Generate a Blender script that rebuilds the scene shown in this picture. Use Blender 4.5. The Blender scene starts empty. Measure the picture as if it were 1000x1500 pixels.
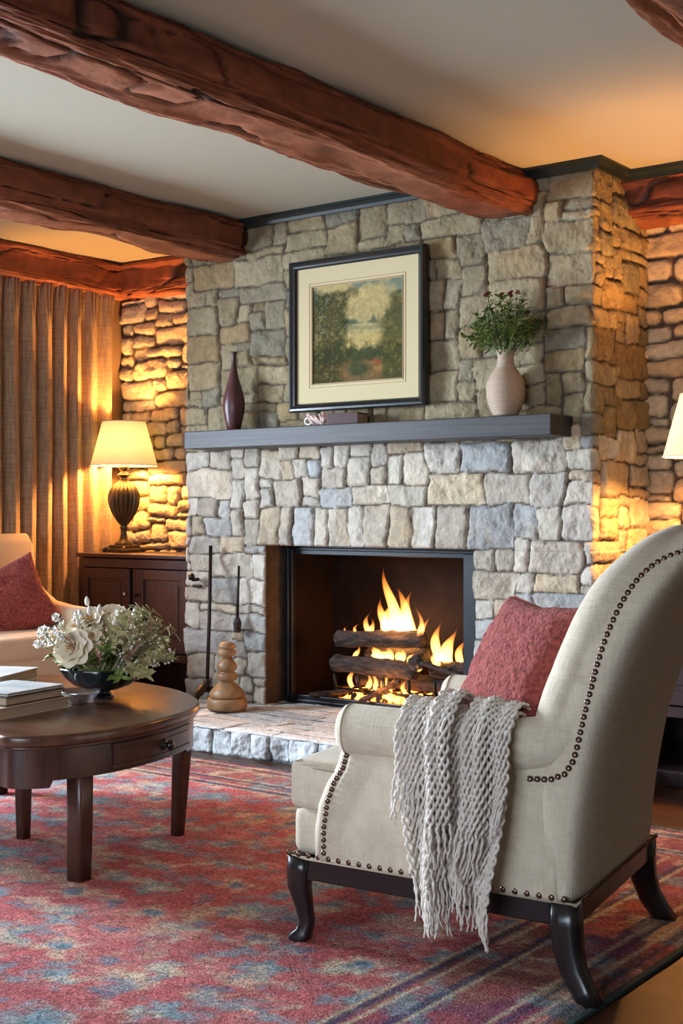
import bpy, bmesh, math, random
import numpy as np
from mathutils import Vector, Matrix

S = bpy.context.scene
COL = S.collection
random.seed(7)
rng = np.random.default_rng(7)
PI = math.pi

# ------------------------------------------------------------ camera, world, lights, exposure
CAM_H = 1.10
YAW = math.radians(37.0)
cam_d = bpy.data.cameras.new('camera')
cam_d.sensor_fit = 'HORIZONTAL'
cam_d.sensor_width = 36.0
cam_d.lens = 36.0 * 1.93
cam_d.clip_start = 0.05
cam = bpy.data.objects.new('camera', cam_d)
cam.location = (0, 0, CAM_H)
cam.rotation_euler = (PI / 2, 0, YAW)
COL.objects.link(cam)
S.camera = cam
S.view_settings.view_transform = 'Standard'
S.view_settings.look = 'None'
S.view_settings.gamma = 1.0
S.view_settings.use_curve_mapping = False
S.view_settings.exposure = 0.95

W = bpy.data.worlds.new('world')
S.world = W
W.use_nodes = True
bgn = W.node_tree.nodes['Background']
bgn.inputs[0].default_value = (0.62, 0.80, 1.0, 1)
bgn.inputs[1].default_value = 0.6

def area(name, loc, direction, sx, sy, power, color, spread=180):
    l = bpy.data.lights.new(name, 'AREA')
    l.shape = 'RECTANGLE'
    l.size = sx
    l.size_y = sy
    l.energy = power
    l.color = color
    l.spread = math.radians(spread)
    o = bpy.data.objects.new(name, l)
    o.location = loc
    o.rotation_euler = Vector(direction).to_track_quat('-Z', 'Z').to_euler()
    COL.objects.link(o)
    return o
# daylight outside the side window; added fill outside a made-up rear window
area('daylight_side_window', (-6.55, 2.3, 1.65), (1, 0.12, -0.24), 2.4, 1.2, 260, (0.90, 0.95, 1.0), 130)
area('added_rear_fill', (-1.6, -2.95, 1.45), (-0.25, 1, -0.16), 3.4, 1.7, 60, (0.93, 0.96, 1.0), 130)
LAMP_COL = (1.0, 0.52, 0.19)
FIRE_POW = 3.0

def point(name, loc, power, color, radius):
    l = bpy.data.lights.new(name, 'POINT')
    l.energy = power
    l.color = color
    l.shadow_soft_size = radius
    o = bpy.data.objects.new(name, l)
    o.location = loc
    COL.objects.link(o)
    return o

# ------------------------------------------------------------ noise in numpy
def _h(ix, iy, iz, seed):
    n = (ix.astype(np.int64) * 374761393 + iy.astype(np.int64) * 668265263 + iz.astype(np.int64) * 2147483647 + seed * 1274126177) & 0xffffffff
    n = ((n ^ (n >> 13)) * 1274126177) & 0xffffffff
    n = ((n ^ (n >> 16)) * 2246822519) & 0xffffffff
    n = n ^ (n >> 15)
    return (n & 0xffffff) / float(0xffffff)

def vnoise(x, y, z=0.0, seed=0):
    x, y, z = np.broadcast_arrays(np.asarray(x, float), np.asarray(y, float), np.asarray(z, float))
    xi = np.floor(x); yi = np.floor(y); zi = np.floor(z)
    fx = x - xi; fy = y - yi; fz = z - zi
    fx = fx * fx * (3 - 2 * fx); fy = fy * fy * (3 - 2 * fy); fz = fz * fz * (3 - 2 * fz)
    r = 0
    for a in (0, 1):
        wa = fx if a else 1 - fx
        for b in (0, 1):
            wb = fy if b else 1 - fy
            for c in (0, 1):
                wc = fz if c else 1 - fz
                r = r + wa * wb * wc * _h(xi + a, yi + b, zi + c, seed)
    return r * 2 - 1

def fbm(x, y, z=0.0, seed=0, octv=4, gain=0.5):
    r = 0; a = 1.0; t = 0
    for i in range(octv):
        r = r + a * vnoise(np.asarray(x) * 2 ** i, np.asarray(y) * 2 ** i, np.asarray(z) * 2 ** i, seed + i * 17)
        t += a; a *= gain
    return r / t

def sstep(a, b, x):
    t = np.clip((x - a) / (b - a), 0, 1)
    return t * t * (3 - 2 * t)

# ------------------------------------------------------------ tagging and mesh helpers
def tag(o, label=None, cat=None, group=None, kind=None):
    if label: o['label'] = label
    if cat: o['category'] = cat
    if group: o['group'] = group
    if kind: o['kind'] = kind
    return o

def empty(name, loc=(0, 0, 0), rz=0.0, label=None, cat=None, group=None):
    o = bpy.data.objects.new(name, None)
    o.location = loc
    o.rotation_euler = (0, 0, rz)
    o.empty_display_size = 0.1
    COL.objects.link(o)
    return tag(o, label, cat, group)

def link(name, me, m=None, parent=None, loc=None, rot=None):
    o = bpy.data.objects.new(name, me)
    if m is not None:
        ms = m if isinstance(m, (list, tuple)) else [m]
        for q in ms: me.materials.append(q)
    if parent is not None: o.parent = parent
    if loc is not None: o.location = loc
    if rot is not None: o.rotation_euler = rot
    COL.objects.link(o)
    return o

def copy_tree(o, parent=None):
    c = o.copy()
    COL.objects.link(c)
    if parent is not None: c.parent = parent
    for ch in list(o.children):
        copy_tree(ch, c)
    return c

def set_col(me, cols):
    at = me.color_attributes.new('Col', 'FLOAT_COLOR', 'POINT')
    c = np.ones((len(me.vertices), 4), dtype=np.float32)
    c[:, :3] = cols.reshape(-1, 3)
    at.data.foreach_set('color', c.ravel())

def grid_mesh(P, cols=None, keep=None, flip=False, smooth=True, wrap=False):
    """P [nu,nv,3] -> mesh; keep [nu-1,nv-1] booleans; cols [nu,nv,3]"""
    nu, nv = P.shape[:2]
    idx = np.arange(nu * nv).reshape(nu, nv)
    if wrap:
        idx = np.concatenate([idx, idx[:1]], 0)
    a = idx[:-1, :-1]; b = idx[1:, :-1]; c = idx[1:, 1:]; d = idx[:-1, 1:]
    F = np.stack([a, b, c, d], -1) if not flip else np.stack([a, d, c, b], -1)
    if keep is not None: F = F[keep]
    F = F.reshape(-1, 4)
    V = P.reshape(-1, 3)
    used = np.zeros(len(V), bool); used[F.ravel()] = True
    remap = np.cumsum(used) - 1
    F = remap[F]
    V = V[used]
    me = bpy.data.meshes.new('grid')
    me.vertices.add(len(V)); me.vertices.foreach_set('co', V.astype(np.float32).ravel())
    me.loops.add(F.size); me.loops.foreach_set('vertex_index', F.astype(np.int32).ravel())
    me.polygons.add(len(F))
    me.polygons.foreach_set('loop_start', np.arange(0, F.size, 4, dtype=np.int32))
    me.polygons.foreach_set('loop_total', np.full(len(F), 4, dtype=np.int32))
    if smooth: me.polygons.foreach_set('use_smooth', np.ones(len(F), bool))
    me.update(calc_edges=True)
    if cols is not None:
        set_col(me, cols.reshape(-1, 3)[used])
    return me

class MB:
    """collects shapes into one mesh"""
    def __init__(self): self.v = []; self.f = []; self.sm = []
    def add(self, vs, fs, smooth=True):
        n = len(self.v)
        self.v += [tuple(p) for p in vs]
        self.f += [tuple(i + n for i in f) for f in fs]
        self.sm += [smooth] * len(fs)
        return self
    def bm(self, bm_, smooth=True):
        bm_.verts.index_update()
        self.add([v.co[:] for v in bm_.verts], [[v.index for v in f.verts] for f in bm_.faces], smooth)
        bm_.free()
        return self
    def box(self, c, s, bev=0.0, seg=2, rot=None, smooth=False):
        b = bmesh.new()
        bmesh.ops.create_cube(b, size=1)
        bmesh.ops.scale(b, vec=s, verts=b.verts)
        if bev > 0:
            bmesh.ops.bevel(b, geom=b.edges[:], offset=bev, segments=seg, affect='EDGES', profile=0.5)
        M = Matrix.Translation(c)
        if rot is not None: M = M @ (rot.to_4x4() if hasattr(rot, 'to_4x4') else rot)
        bmesh.ops.transform(b, matrix=M, verts=b.verts)
        return self.bm(b, smooth)
    def tube(self, pts, rad, seg=8, caps=True, sx=1.0, up=None, square=0.0):
        pts = [Vector(p) for p in pts]
        n = len(pts)
        if not hasattr(rad, '__len__'): rad = [rad] * n
        vs = []; fs = []
        prev = None
        for i, p in enumerate(pts):
            t = (pts[min(i + 1, n - 1)] - pts[max(i - 1, 0)])
            if t.length < 1e-9: t = Vector((0, 0, 1))
            t.normalize()
            if prev is None:
                u = Vector(up) if up is not None else (Vector((0, 0, 1)) if abs(t.z) < 0.9 else Vector((1, 0, 0)))
            else: u = prev
            u = (u - t * u.dot(t)).normalized()
            prev = u
            w = t.cross(u)
            for k in range(seg):
                a = 2 * PI * (k + 0.5) / seg
                ca, sa = math.cos(a), math.sin(a)
                q = 1.0
                if square > 0:
                    q = (1 - square) + square / max(abs(ca), abs(sa))
                vs.append(p + (u * ca * q + w * sa * q * sx) * rad[i])
        for i in range(n - 1):
            for k in range(seg):
                a = i * seg + k; b = i * seg + (k + 1) % seg
                fs.append((a, b, b + seg, a + seg))
        if caps:
            fs.append(tuple(range(seg - 1, -1, -1)))
            fs.append(tuple((n - 1) * seg + k for k in range(seg)))
        return self.add(vs, fs, True)
    def lathe(self, prof, seg=32, c=(0, 0, 0), flute=0, amp=0.0, rng_=None):
        vs = []; fs = []
        for i, (r, z) in enumerate(prof):
            for k in range(seg):
                a = 2 * PI * k / seg
                rr = r
                if flute and rng_ and rng_[0] < z < rng_[1]:
                    e = math.sin(PI * (z - rng_[0]) / (rng_[1] - rng_[0])) ** 0.5
                    rr = r * (1 - amp * e * (1 - abs(math.cos(a * flute / 2))) ** 1.0)
                vs.append((c[0] + rr * math.cos(a), c[1] + rr * math.sin(a), c[2] + z))
        for i in range(len(prof) - 1):
            for k in range(seg):
                a = i * seg + k; b = i * seg + (k + 1) % seg
                fs.append((a, b, b + seg, a + seg))
        if prof[0][0] > 1e-5: fs.append(tuple(range(seg - 1, -1, -1)))
        if prof[-1][0] > 1e-5: fs.append(tuple((len(prof) - 1) * seg + k for k in range(seg)))
        return self.add(vs, fs, True)
    def prism(self, poly, z0, z1, bev=0.0, seg=3, axis='z'):
        b = bmesh.new()
        lo = [b.verts.new((x, y, z0)) for x, y in poly]
        hi = [b.verts.new((x, y, z1)) for x, y in poly]
        n = len(poly)
        b.faces.new(lo[::-1]); b.faces.new(hi)
        for i in range(n): b.faces.new((lo[i], lo[(i + 1) % n], hi[(i + 1) % n], hi[i]))
        bmesh.ops.recalc_face_normals(b, faces=b.faces)
        if bev > 0:
            es = [e for e in b.edges if abs(e.verts[0].co.z - e.verts[1].co.z) < 1e-7]
            bmesh.ops.bevel(b, geom=es, offset=bev, segments=seg, affect='EDGES', profile=0.5)
        if axis == 'y':    # poly given as (x,z), extruded along y
            for v in b.verts: v.co = Vector((v.co.x, v.co.z, v.co.y))
            bmesh.ops.reverse_faces(b, faces=b.faces)
        return self.bm(b, False)
    def build(self, name, m=None, parent=None, smooth=None, loc=None, rot=None, autosmooth=None):
        me = bpy.data.meshes.new(name)
        me.from_pydata(self.v, [], self.f)
        me.polygons.foreach_set('use_smooth', [bool(s if smooth is None else smooth) for s in (self.sm + [True] * len(self.f))[:len(self.f)]])
        me.update()
        if autosmooth is not None:
            me.polygons.foreach_set('use_smooth', [True] * len(self.f))
            me.set_sharp_from_angle(angle=math.radians(autosmooth))
        return link(name, me, m, parent, loc, rot)

# ------------------------------------------------------------ materials
def mat(name, base=(0.5, 0.5, 0.5), rough=0.6, metal=0.0, col2=None, nscale=8.0, nstretch=(1, 1, 1), ndetail=5.0, nlo=0.35, nhi=0.65,
        bump=0.0, bscale=60.0, bstretch=(1, 1, 1), attr=False, attr_noise=0.0, sheen=0.0, coat=0.0, spec=0.5, bdist=0.01):
    m = bpy.data.materials.new(name)
    m.use_nodes = True
    nt = m.node_tree; N = nt.nodes; L = nt.links
    b = N['Principled BSDF']
    b.inputs['Roughness'].default_value = rough
    b.inputs['Metallic'].default_value = metal
    b.inputs['Specular IOR Level'].default_value = spec
    if sheen: b.inputs['Sheen Weight'].default_value = sheen
    if coat:
        b.inputs['Coat Weight'].default_value = coat
        b.inputs['Coat Roughness'].default_value = 0.15
    tc = N.new('ShaderNodeTexCoord')
    def noise(sc, st, det):
        mp = N.new('ShaderNodeMapping'); mp.inputs['Scale'].default_value = st
        L.new(tc.outputs['Object'], mp.inputs['Vector'])
        n = N.new('ShaderNodeTexNoise'); n.inputs['Scale'].default_value = sc; n.inputs['Detail'].default_value = det
        L.new(mp.outputs['Vector'], n.inputs['Vector'])
        return n
    out = None
    if attr:
        at = N.new('ShaderNodeAttribute'); at.attribute_name = 'Col'
        out = at.outputs['Color']
        if attr_noise:
            n = noise(nscale, nstretch, ndetail)
            mr = N.new('ShaderNodeMapRange')
            mr.inputs['From Min'].default_value = 0.25; mr.inputs['From Max'].default_value = 0.75
            mr.inputs['To Min'].default_value = 1 - attr_noise; mr.inputs['To Max'].default_value = 1 + attr_noise
            L.new(n.outputs['Fac'], mr.inputs['Value'])
            vm = N.new('ShaderNodeVectorMath'); vm.operation = 'SCALE'
            L.new(out, vm.inputs[0]); L.new(mr.outputs['Result'], vm.inputs['Scale'])
            out = vm.outputs['Vector']
    elif col2 is not None:
        n = noise(nscale, nstretch, ndetail)
        r = N.new('ShaderNodeValToRGB')
        r.color_ramp.elements[0].position = nlo; r.color_ramp.elements[0].color = (*base, 1)
        r.color_ramp.elements[1].position = nhi; r.color_ramp.elements[1].color = (*col2, 1)
        L.new(n.outputs['Fac'], r.inputs['Fac'])
        out = r.outputs['Color']
    if out is not None: L.new(out, b.inputs['Base Color'])
    else: b.inputs['Base Color'].default_value = (*base, 1)
    if bump:
        n = noise(bscale, bstretch, 6.0)
        bp = N.new('ShaderNodeBump'); bp.inputs['Strength'].default_value = bump; bp.inputs['Distance'].default_value = bdist
        L.new(n.outputs['Fac'], bp.inputs['Height'])
        L.new(bp.outputs['Normal'], b.inputs['Normal'])
    return m

def weave_mat(name, c1, c2, scale, bump=0.3, rough=0.9, sheen=0.2):
    """woven cloth: crossing threads as bump and slight colour change"""
    m = mat(name, c1, rough, sheen=sheen)
    nt = m.node_tree; N = nt.nodes; L = nt.links
    b = N['Principled BSDF']
    tc = N.new('ShaderNodeTexCoord')
    outs = []
    for st in ((scale, scale * 0.06, scale * 0.06), (scale * 0.06, scale * 0.06, scale), (scale * 0.06, scale, scale * 0.06)):
        mp = N.new('ShaderNodeMapping'); mp.inputs['Scale'].default_value = st
        L.new(tc.outputs['Object'], mp.inputs['Vector'])
        n = N.new('ShaderNodeTexNoise'); n.inputs['Scale'].default_value = 1.0; n.inputs['Detail'].default_value = 3
        L.new(mp.outputs['Vector'], n.inputs['Vector'])
        outs.append(n.outputs['Fac'])
    a1 = N.new('ShaderNodeMath'); a1.operation = 'ADD'; L.new(outs[0], a1.inputs[0]); L.new(outs[1], a1.inputs[1])
    a2 = N.new('ShaderNodeMath'); a2.operation = 'ADD'; L.new(a1.outputs[0], a2.inputs[0]); L.new(outs[2], a2.inputs[1])
    mr = N.new('ShaderNodeMapRange'); mr.inputs['From Min'].default_value = 1.15; mr.inputs['From Max'].default_value = 1.85
    L.new(a2.outputs[0], mr.inputs['Value'])
    mx = N.new('ShaderNodeMix'); mx.data_type = 'RGBA'
    L.new(mr.outputs['Result'], mx.inputs['Factor'])
    mx.inputs['A'].default_value = (*c1, 1); mx.inputs['B'].default_value = (*c2, 1)
    L.new(mx.outputs['Result'], b.inputs['Base Color'])
    bp = N.new('ShaderNodeBump'); bp.inputs['Strength'].default_value = bump; bp.inputs['Distance'].default_value = 0.003
    L.new(mr.outputs['Result'], bp.inputs['Height']); L.new(bp.outputs['Normal'], b.inputs['Normal'])
    return m

M = {}
M['stone'] = mat('stone', attr=True, attr_noise=0.20, nscale=28, rough=0.92, bump=0.9, bscale=55, bdist=0.010, spec=0.25)
M['beam'] = mat('beam_wood', attr=True, attr_noise=0.30, nscale=16, nstretch=(1, 1, 1), rough=0.6, bump=0.5, bscale=45, bdist=0.006, spec=0.35)
M['ceiling'] = mat('plaster', (0.46, 0.44, 0.34), 0.95, bump=0.05, bscale=30)
M['plaster_wall'] = mat('wall_plaster', (0.22, 0.155, 0.105), 0.9, bump=0.1, bscale=20)
M['crown'] = mat('crown_paint', (0.008, 0.018, 0.018), 0.4)
M['mantel'] = mat('mantel_wood', (0.022, 0.020, 0.022), 0.48, col2=(0.045, 0.040, 0.042), nscale=3, nstretch=(1, 14, 30), bump=0.12, bscale=4, bstretch=(1, 20, 40), coat=0.0, spec=0.4)
M['wood'] = mat('dark_wood', (0.040, 0.015, 0.010), 0.38, col2=(0.078, 0.030, 0.018), nscale=4, nstretch=(2, 10, 1.2), bump=0.05, bscale=10, bstretch=(2, 12, 1.5), coat=0.25)
M['table_top'] = mat('table_top_wood', (0.062, 0.025, 0.014), 0.32, col2=(0.13, 0.055, 0.026), nscale=3, nstretch=(1.5, 9, 1), bump=0.04, bscale=8, bstretch=(1.5, 12, 1), coat=0.3)
M['cabinet'] = mat('cabinet_wood', (0.028, 0.014, 0.016), 0.38, col2=(0.050, 0.024, 0.024), nscale=4, nstretch=(10, 10, 1), coat=0.2)
M['black_wood'] = mat('black_lacquered_wood', (0.010, 0.007, 0.008), 0.3, coat=0.3)
M['linen'] = weave_mat('linen', (0.57, 0.485, 0.36), (0.72, 0.63, 0.485), 420, 0.28)
M['linen_plain'] = mat('linen_plain', (0.60, 0.50, 0.37), 0.85, sheen=0.2, bump=0.1, bscale=200)
M['piping'] = mat('piping_cloth', (0.48, 0.40, 0.29), 0.85)
M['nail'] = mat('nail_bronze', (0.16, 0.10, 0.075), 0.28, metal=0.9)
M['red'] = mat('red_boucle', (0.22, 0.036, 0.030), 0.95, col2=(0.42, 0.085, 0.068), nscale=90, ndetail=2, bump=1.0, bscale=120, sheen=0.08, bdist=0.012)
M['yarn'] = mat('yarn', (0.74, 0.65, 0.56), 0.95, col2=(0.90, 0.83, 0.75), nscale=60, ndetail=3, bump=0.5, bscale=300, sheen=0.25)
M['curtain'] = weave_mat('curtain_cloth', (0.21, 0.135, 0.08), (0.42, 0.29, 0.18), 160, 0.5)
M['black_metal'] = mat('black_metal', (0.012, 0.016, 0.022), 0.38, metal=0.3)
M['iron'] = mat('iron', (0.035, 0.028, 0.025), 0.5, metal=0.8, bump=0.3, bscale=60)
M['firebrick'] = mat('firebox_lining', (0.009, 0.006, 0.005), 0.75, col2=(0.018, 0.010, 0.008), nscale=6, bump=0.15, bscale=12, spec=0.08)
M['ash'] = mat('ash', (0.05, 0.035, 0.028), 0.95, col2=(0.16, 0.11, 0.08), nscale=30, bump=0.6, bscale=50)
M['steel'] = mat('silver_metal', (0.6, 0.6, 0.62), 0.25, metal=1.0)
M['bronze'] = mat('aged_bronze', (0.045, 0.038, 0.028), 0.36, metal=0.6, col2=(0.11, 0.085, 0.05), nscale=14)
M['gold'] = mat('gilt', (0.45, 0.28, 0.11), 0.4, metal=0.8)
M['vase_white'] = mat('ribbed_ceramic', (0.44, 0.33, 0.235), 0.6, bump=0.2, bscale=50)
M['vase_plum'] = mat('plum_ceramic', (0.060, 0.020, 0.022), 0.35, col2=(0.10, 0.032, 0.034), nscale=20)
M['black_glass'] = mat('black_glass', (0.006, 0.010, 0.013), 0.08, bump=0.5, bscale=40, coat=0.5, bdist=0.004)
M['turned_wood'] = mat('turned_wood', (0.20, 0.105, 0.045), 0.45, col2=(0.40, 0.24, 0.12), nscale=14, nstretch=(1, 1, 0.5))
M['frame_black'] = mat('frame_lacquer', (0.010, 0.013, 0.015), 0.3, coat=0.4)
M['mat_board'] = mat('mat_board', (0.58, 0.48, 0.28), 0.85)
M['mat_line'] = mat('mat_line', (0.30, 0.16, 0.06), 0.6)
M['paint'] = mat('painted_canvas', attr=True, attr_noise=0.22, nscale=60, rough=0.8, spec=0.1, bump=0.2, bscale=120)
M['rug'] = mat('rug_wool', attr=True, attr_noise=0.60, nscale=95, ndetail=3, rough=0.98, bump=0.9, bscale=160, bdist=0.006, spec=0.1)
M['rug_edge'] = mat('rug_binding', (0.02, 0.045, 0.045), 0.9)
M['floor'] = mat('floor_boards', attr=True, attr_noise=0.25, nscale=6, nstretch=(1, 9, 1), rough=0.5, spec=0.3, bump=0.04, bscale=12, bstretch=(1, 10, 1), coat=0.15)
M['green'] = mat('leaf_green', (0.045, 0.09, 0.020), 0.5, col2=(0.20, 0.28, 0.06), nscale=18)
M['green_pale'] = mat('leaf_sage', (0.27, 0.27, 0.09), 0.6, col2=(0.66, 0.58, 0.36), nscale=22)
M['yellow_green'] = mat('bud_yellow_green', (0.38, 0.40, 0.10), 0.6)
M['cream_petal'] = mat('cream_petal', (0.80, 0.66, 0.46), 0.6, col2=(0.90, 0.80, 0.64), nscale=12)
M['petal_heart'] = mat('petal_heart', (0.50, 0.27, 0.10), 0.7)
M['pink_dry'] = mat('dried_pink', (0.38, 0.20, 0.14), 0.8, col2=(0.66, 0.45, 0.35), nscale=30)
M['bud_white'] = mat('bud_white', (0.72, 0.68, 0.60), 0.6)
M['berry'] = mat('dark_red_bloom', (0.22, 0.025, 0.02), 0.6)
M['page'] = mat('book_pages', (0.50, 0.38, 0.27), 0.9, bump=0.4, bscale=4, bstretch=(1, 1, 260))
M['cover_pale'] = mat('pale_blue_cover', (0.42, 0.52, 0.56), 0.3, col2=(0.72, 0.74, 0.72), nscale=9, ndetail=2)
M['cover_grey'] = mat('grey_white_cover', (0.58, 0.60, 0.60), 0.35, col2=(0.72, 0.70, 0.68), nscale=6)
M['cover_dark'] = mat('dark_plum_cover', (0.07, 0.028, 0.028), 0.4)
M['cover_cream'] = mat('cream_cover', (0.60, 0.50, 0.38), 0.5)
M['cream_cloth'] = mat('cream_upholstery', (0.66, 0.50, 0.34), 0.85, sheen=0.2, bump=0.08, bscale=150)
M['cord'] = mat('pink_cord', (0.42, 0.27, 0.24), 0.7, col2=(0.68, 0.55, 0.5), nscale=60)
M['knob'] = mat('dark_bronze_knob', (0.05, 0.045, 0.045), 0.25, metal=0.9)
M['window_paint'] = mat('window_paint', (0.12, 0.055, 0.03), 0.4)
M['log'] = mat('charred_log', (0.010, 0.008, 0.008), 0.9, col2=(0.075, 0.05, 0.04), nscale=14, nstretch=(1, 4, 4), bump=0.9, bscale=40, bdist=0.01)

def glass_mat(name, tint=(0.9, 0.95, 1.0), gloss=0.08, rough=0.02):
    m = bpy.data.materials.new(name); m.use_nodes = True
    nt = m.node_tree; N = nt.nodes; L = nt.links
    N.remove(N['Principled BSDF'])
    t = N.new('ShaderNodeBsdfTransparent'); t.inputs[0].default_value = (*tint, 1)
    g = N.new('ShaderNodeBsdfGlossy'); g.inputs['Roughness'].default_value = rough
    mx = N.new('ShaderNodeMixShader'); mx.inputs[0].default_value = gloss
    L.new(t.outputs[0], mx.inputs[1]); L.new(g.outputs[0], mx.inputs[2])
    L.new(mx.outputs[0], N['Material Output'].inputs['Surface'])
    return m
M['pane'] = glass_mat('window_glass')
M['dish_glass'] = glass_mat('dish_glass', (0.80, 0.82, 0.85), 0.5, 0.25)

def shade_mat():
    m = bpy.data.materials.new('lamp_shade_cloth'); m.use_nodes = True
    nt = m.node_tree; N = nt.nodes; L = nt.links
    N.remove(N['Principled BSDF'])
    d = N.new('ShaderNodeBsdfDiffuse'); d.inputs[0].default_value = (0.55, 0.50, 0.38, 1)
    t = N.new('ShaderNodeBsdfTranslucent'); t.inputs[0].default_value = (0.072, 0.105, 0.11, 1)
    mx = N.new('ShaderNodeMixShader'); mx.inputs[0].default_value = 0.15
    L.new(d.outputs[0], mx.inputs[1]); L.new(t.outputs[0], mx.inputs[2])
    e = N.new('ShaderNodeEmission'); e.inputs[0].default_value = (1.0, 0.60, 0.22, 1); e.inputs[1].default_value = 0.12
    ad = N.new('ShaderNodeAddShader')
    L.new(mx.outputs[0], ad.inputs[0]); L.new(e.outputs[0], ad.inputs[1])
    L.new(ad.outputs[0], N['Material Output'].inputs['Surface'])
    return m
M['shade'] = shade_mat()

def emit_mat(name, col, s):
    m = bpy.data.materials.new(name); m.use_nodes = True
    nt = m.node_tree; N = nt.nodes; L = nt.links
    N.remove(N['Principled BSDF'])
    e = N.new('ShaderNodeEmission'); e.inputs[0].default_value = (*col, 1); e.inputs[1].default_value = s
    L.new(e.outputs[0], N['Material Output'].inputs['Surface'])
    return m
M['bulb'] = emit_mat('bulb_glow', (1.0, 0.42, 0.105), 1050.0)

def flame_mat():
    """glowing gas: emission inside the flame's own volume, paler low down, redder at the tips"""
    m = bpy.data.materials.new('flame_gas'); m.use_nodes = True
    nt = m.node_tree; N = nt.nodes; L = nt.links
    N.remove(N['Principled BSDF'])
    tc = N.new('ShaderNodeTexCoord')
    sp = N.new('ShaderNodeSeparateXYZ'); L.new(tc.outputs['Generated'], sp.inputs[0])
    r = N.new('ShaderNodeValToRGB')
    e = r.color_ramp.elements
    e[0].position = 0.0; e[0].color = (1.0, 0.50, 0.14, 1)
    e[1].position = 1.0; e[1].color = (0.75, 0.10, 0.01, 1)
    k = e.new(0.45); k.color = (1.0, 0.42, 0.10, 1)
    k = e.new(0.8); k.color = (1.0, 0.26, 0.035, 1)
    L.new(sp.outputs['Z'], r.inputs['Fac'])
    st = N.new('ShaderNodeMapRange'); st.inputs['To Min'].default_value = 85; st.inputs['To Max'].default_value = 10
    L.new(sp.outputs['Z'], st.inputs['Value'])
    em = N.new('ShaderNodeEmission')
    L.new(r.outputs['Color'], em.inputs['Color']); L.new(st.outputs['Result'], em.inputs['Strength'])
    L.new(em.outputs[0], N['Material Output'].inputs['Volume'])
    return m
M['flame'] = flame_mat()
def ember_mat():
    m = mat('ember_coal', (0.02, 0.012, 0.01), 0.9)
    nt = m.node_tree; N = nt.nodes; L = nt.links
    b = N['Principled BSDF']
    tc = N.new('ShaderNodeTexCoord')
    n = N.new('ShaderNodeTexNoise'); n.inputs['Scale'].default_value = 26; n.inputs['Detail'].default_value = 3
    L.new(tc.outputs['Object'], n.inputs['Vector'])
    mr = N.new('ShaderNodeMapRange'); mr.inputs['From Min'].default_value = 0.46; mr.inputs['From Max'].default_value = 0.66
    mr.inputs['To Max'].default_value = 9.0
    L.new(n.outputs['Fac'], mr.inputs['Value'])
    b.inputs['Emission Color'].default_value = (1.0, 0.27, 0.04, 1)
    L.new(mr.outputs['Result'], b.inputs['Emission Strength'])
    return m
M['ember'] = ember_mat()

# ------------------------------------------------------------ the room: measures
XL, XR = -5.94, 2.2          # side walls
YB, YF = 5.655, -2.5         # back wall (fireplace), wall behind the viewer
ZC = 2.59
CX0, CX1, CY = -4.88, -2.517, 5.116     # chimney breast
OX0, OX1, OZ0, OZ1 = -4.333, -3.095, 0.12, 0.93   # opening

# ---- stonework as a height field over a strip (u = along, t = up)
PAL = np.array([[.50, .44, .35], [.45, .42, .36], [.52, .47, .39], [.42, .41, .38], [.37, .375, .365], [.47, .39, .28], [.47, .43, .37], [.43, .38, .31], [.54, .50, .43], [.46, .42, .34]])
def layout(ul, vl, seed, blocked=None, pre=(), wmax=6, hmax=3, wmin=2):
    """packs rectangles (in cells) into the lattice; returns id map and rect list"""
    rg = random.Random(seed)
    nu, nv = len(ul) - 1, len(vl) - 1
    g = -np.ones((nu, nv), int)
    if blocked is not None: g[blocked[0]:blocked[1], blocked[2]:blocked[3]] = -2
    R = []
    def put(i0, i1, j0, j1):
        g[i0:i1, j0:j1] = len(R); R.append((i0, i1, j0, j1))
    for p in pre: put(*p)
    for j in range(nv):
        for i in range(nu):
            if g[i, j] != -1: continue
            w = rg.choice([2, 2, 3, 3, 4, 4, 5, 5, 6, 6, 7, 8][: max(3, wmax + 5)]); h = rg.choice([1, 2, 2, 2, 3, 3, 3, 4][: hmax + 4])
            if w < 3 and h < 2: h = 2
            if h >= 4 and w > 5: w = 5
            if w <= 2 and h >= 3 and rg.random() < .5: h = 2
            m_ = 0
            while i + m_ < nu and m_ < w and g[i + m_, j] == -1: m_ += 1
            k = m_
            while i + k < nu and g[i + k, j] == -1 and k < m_ + 1: k += 1
            if k == m_ + 1 and not (i + k < nu and g[i + k, j] == -1): m_ = k    # swallow slivers
            w = m_
            hh = 1
            while hh < h and j + hh < nv and (g[i:i + w, j + hh] == -1).all(): hh += 1
            if j + hh == nv - 1 and (g[i:i + w, nv - 1] == -1).all() and hh < 4: hh += 1
            put(i, i + w, j, j + hh)
    return g, R

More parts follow.
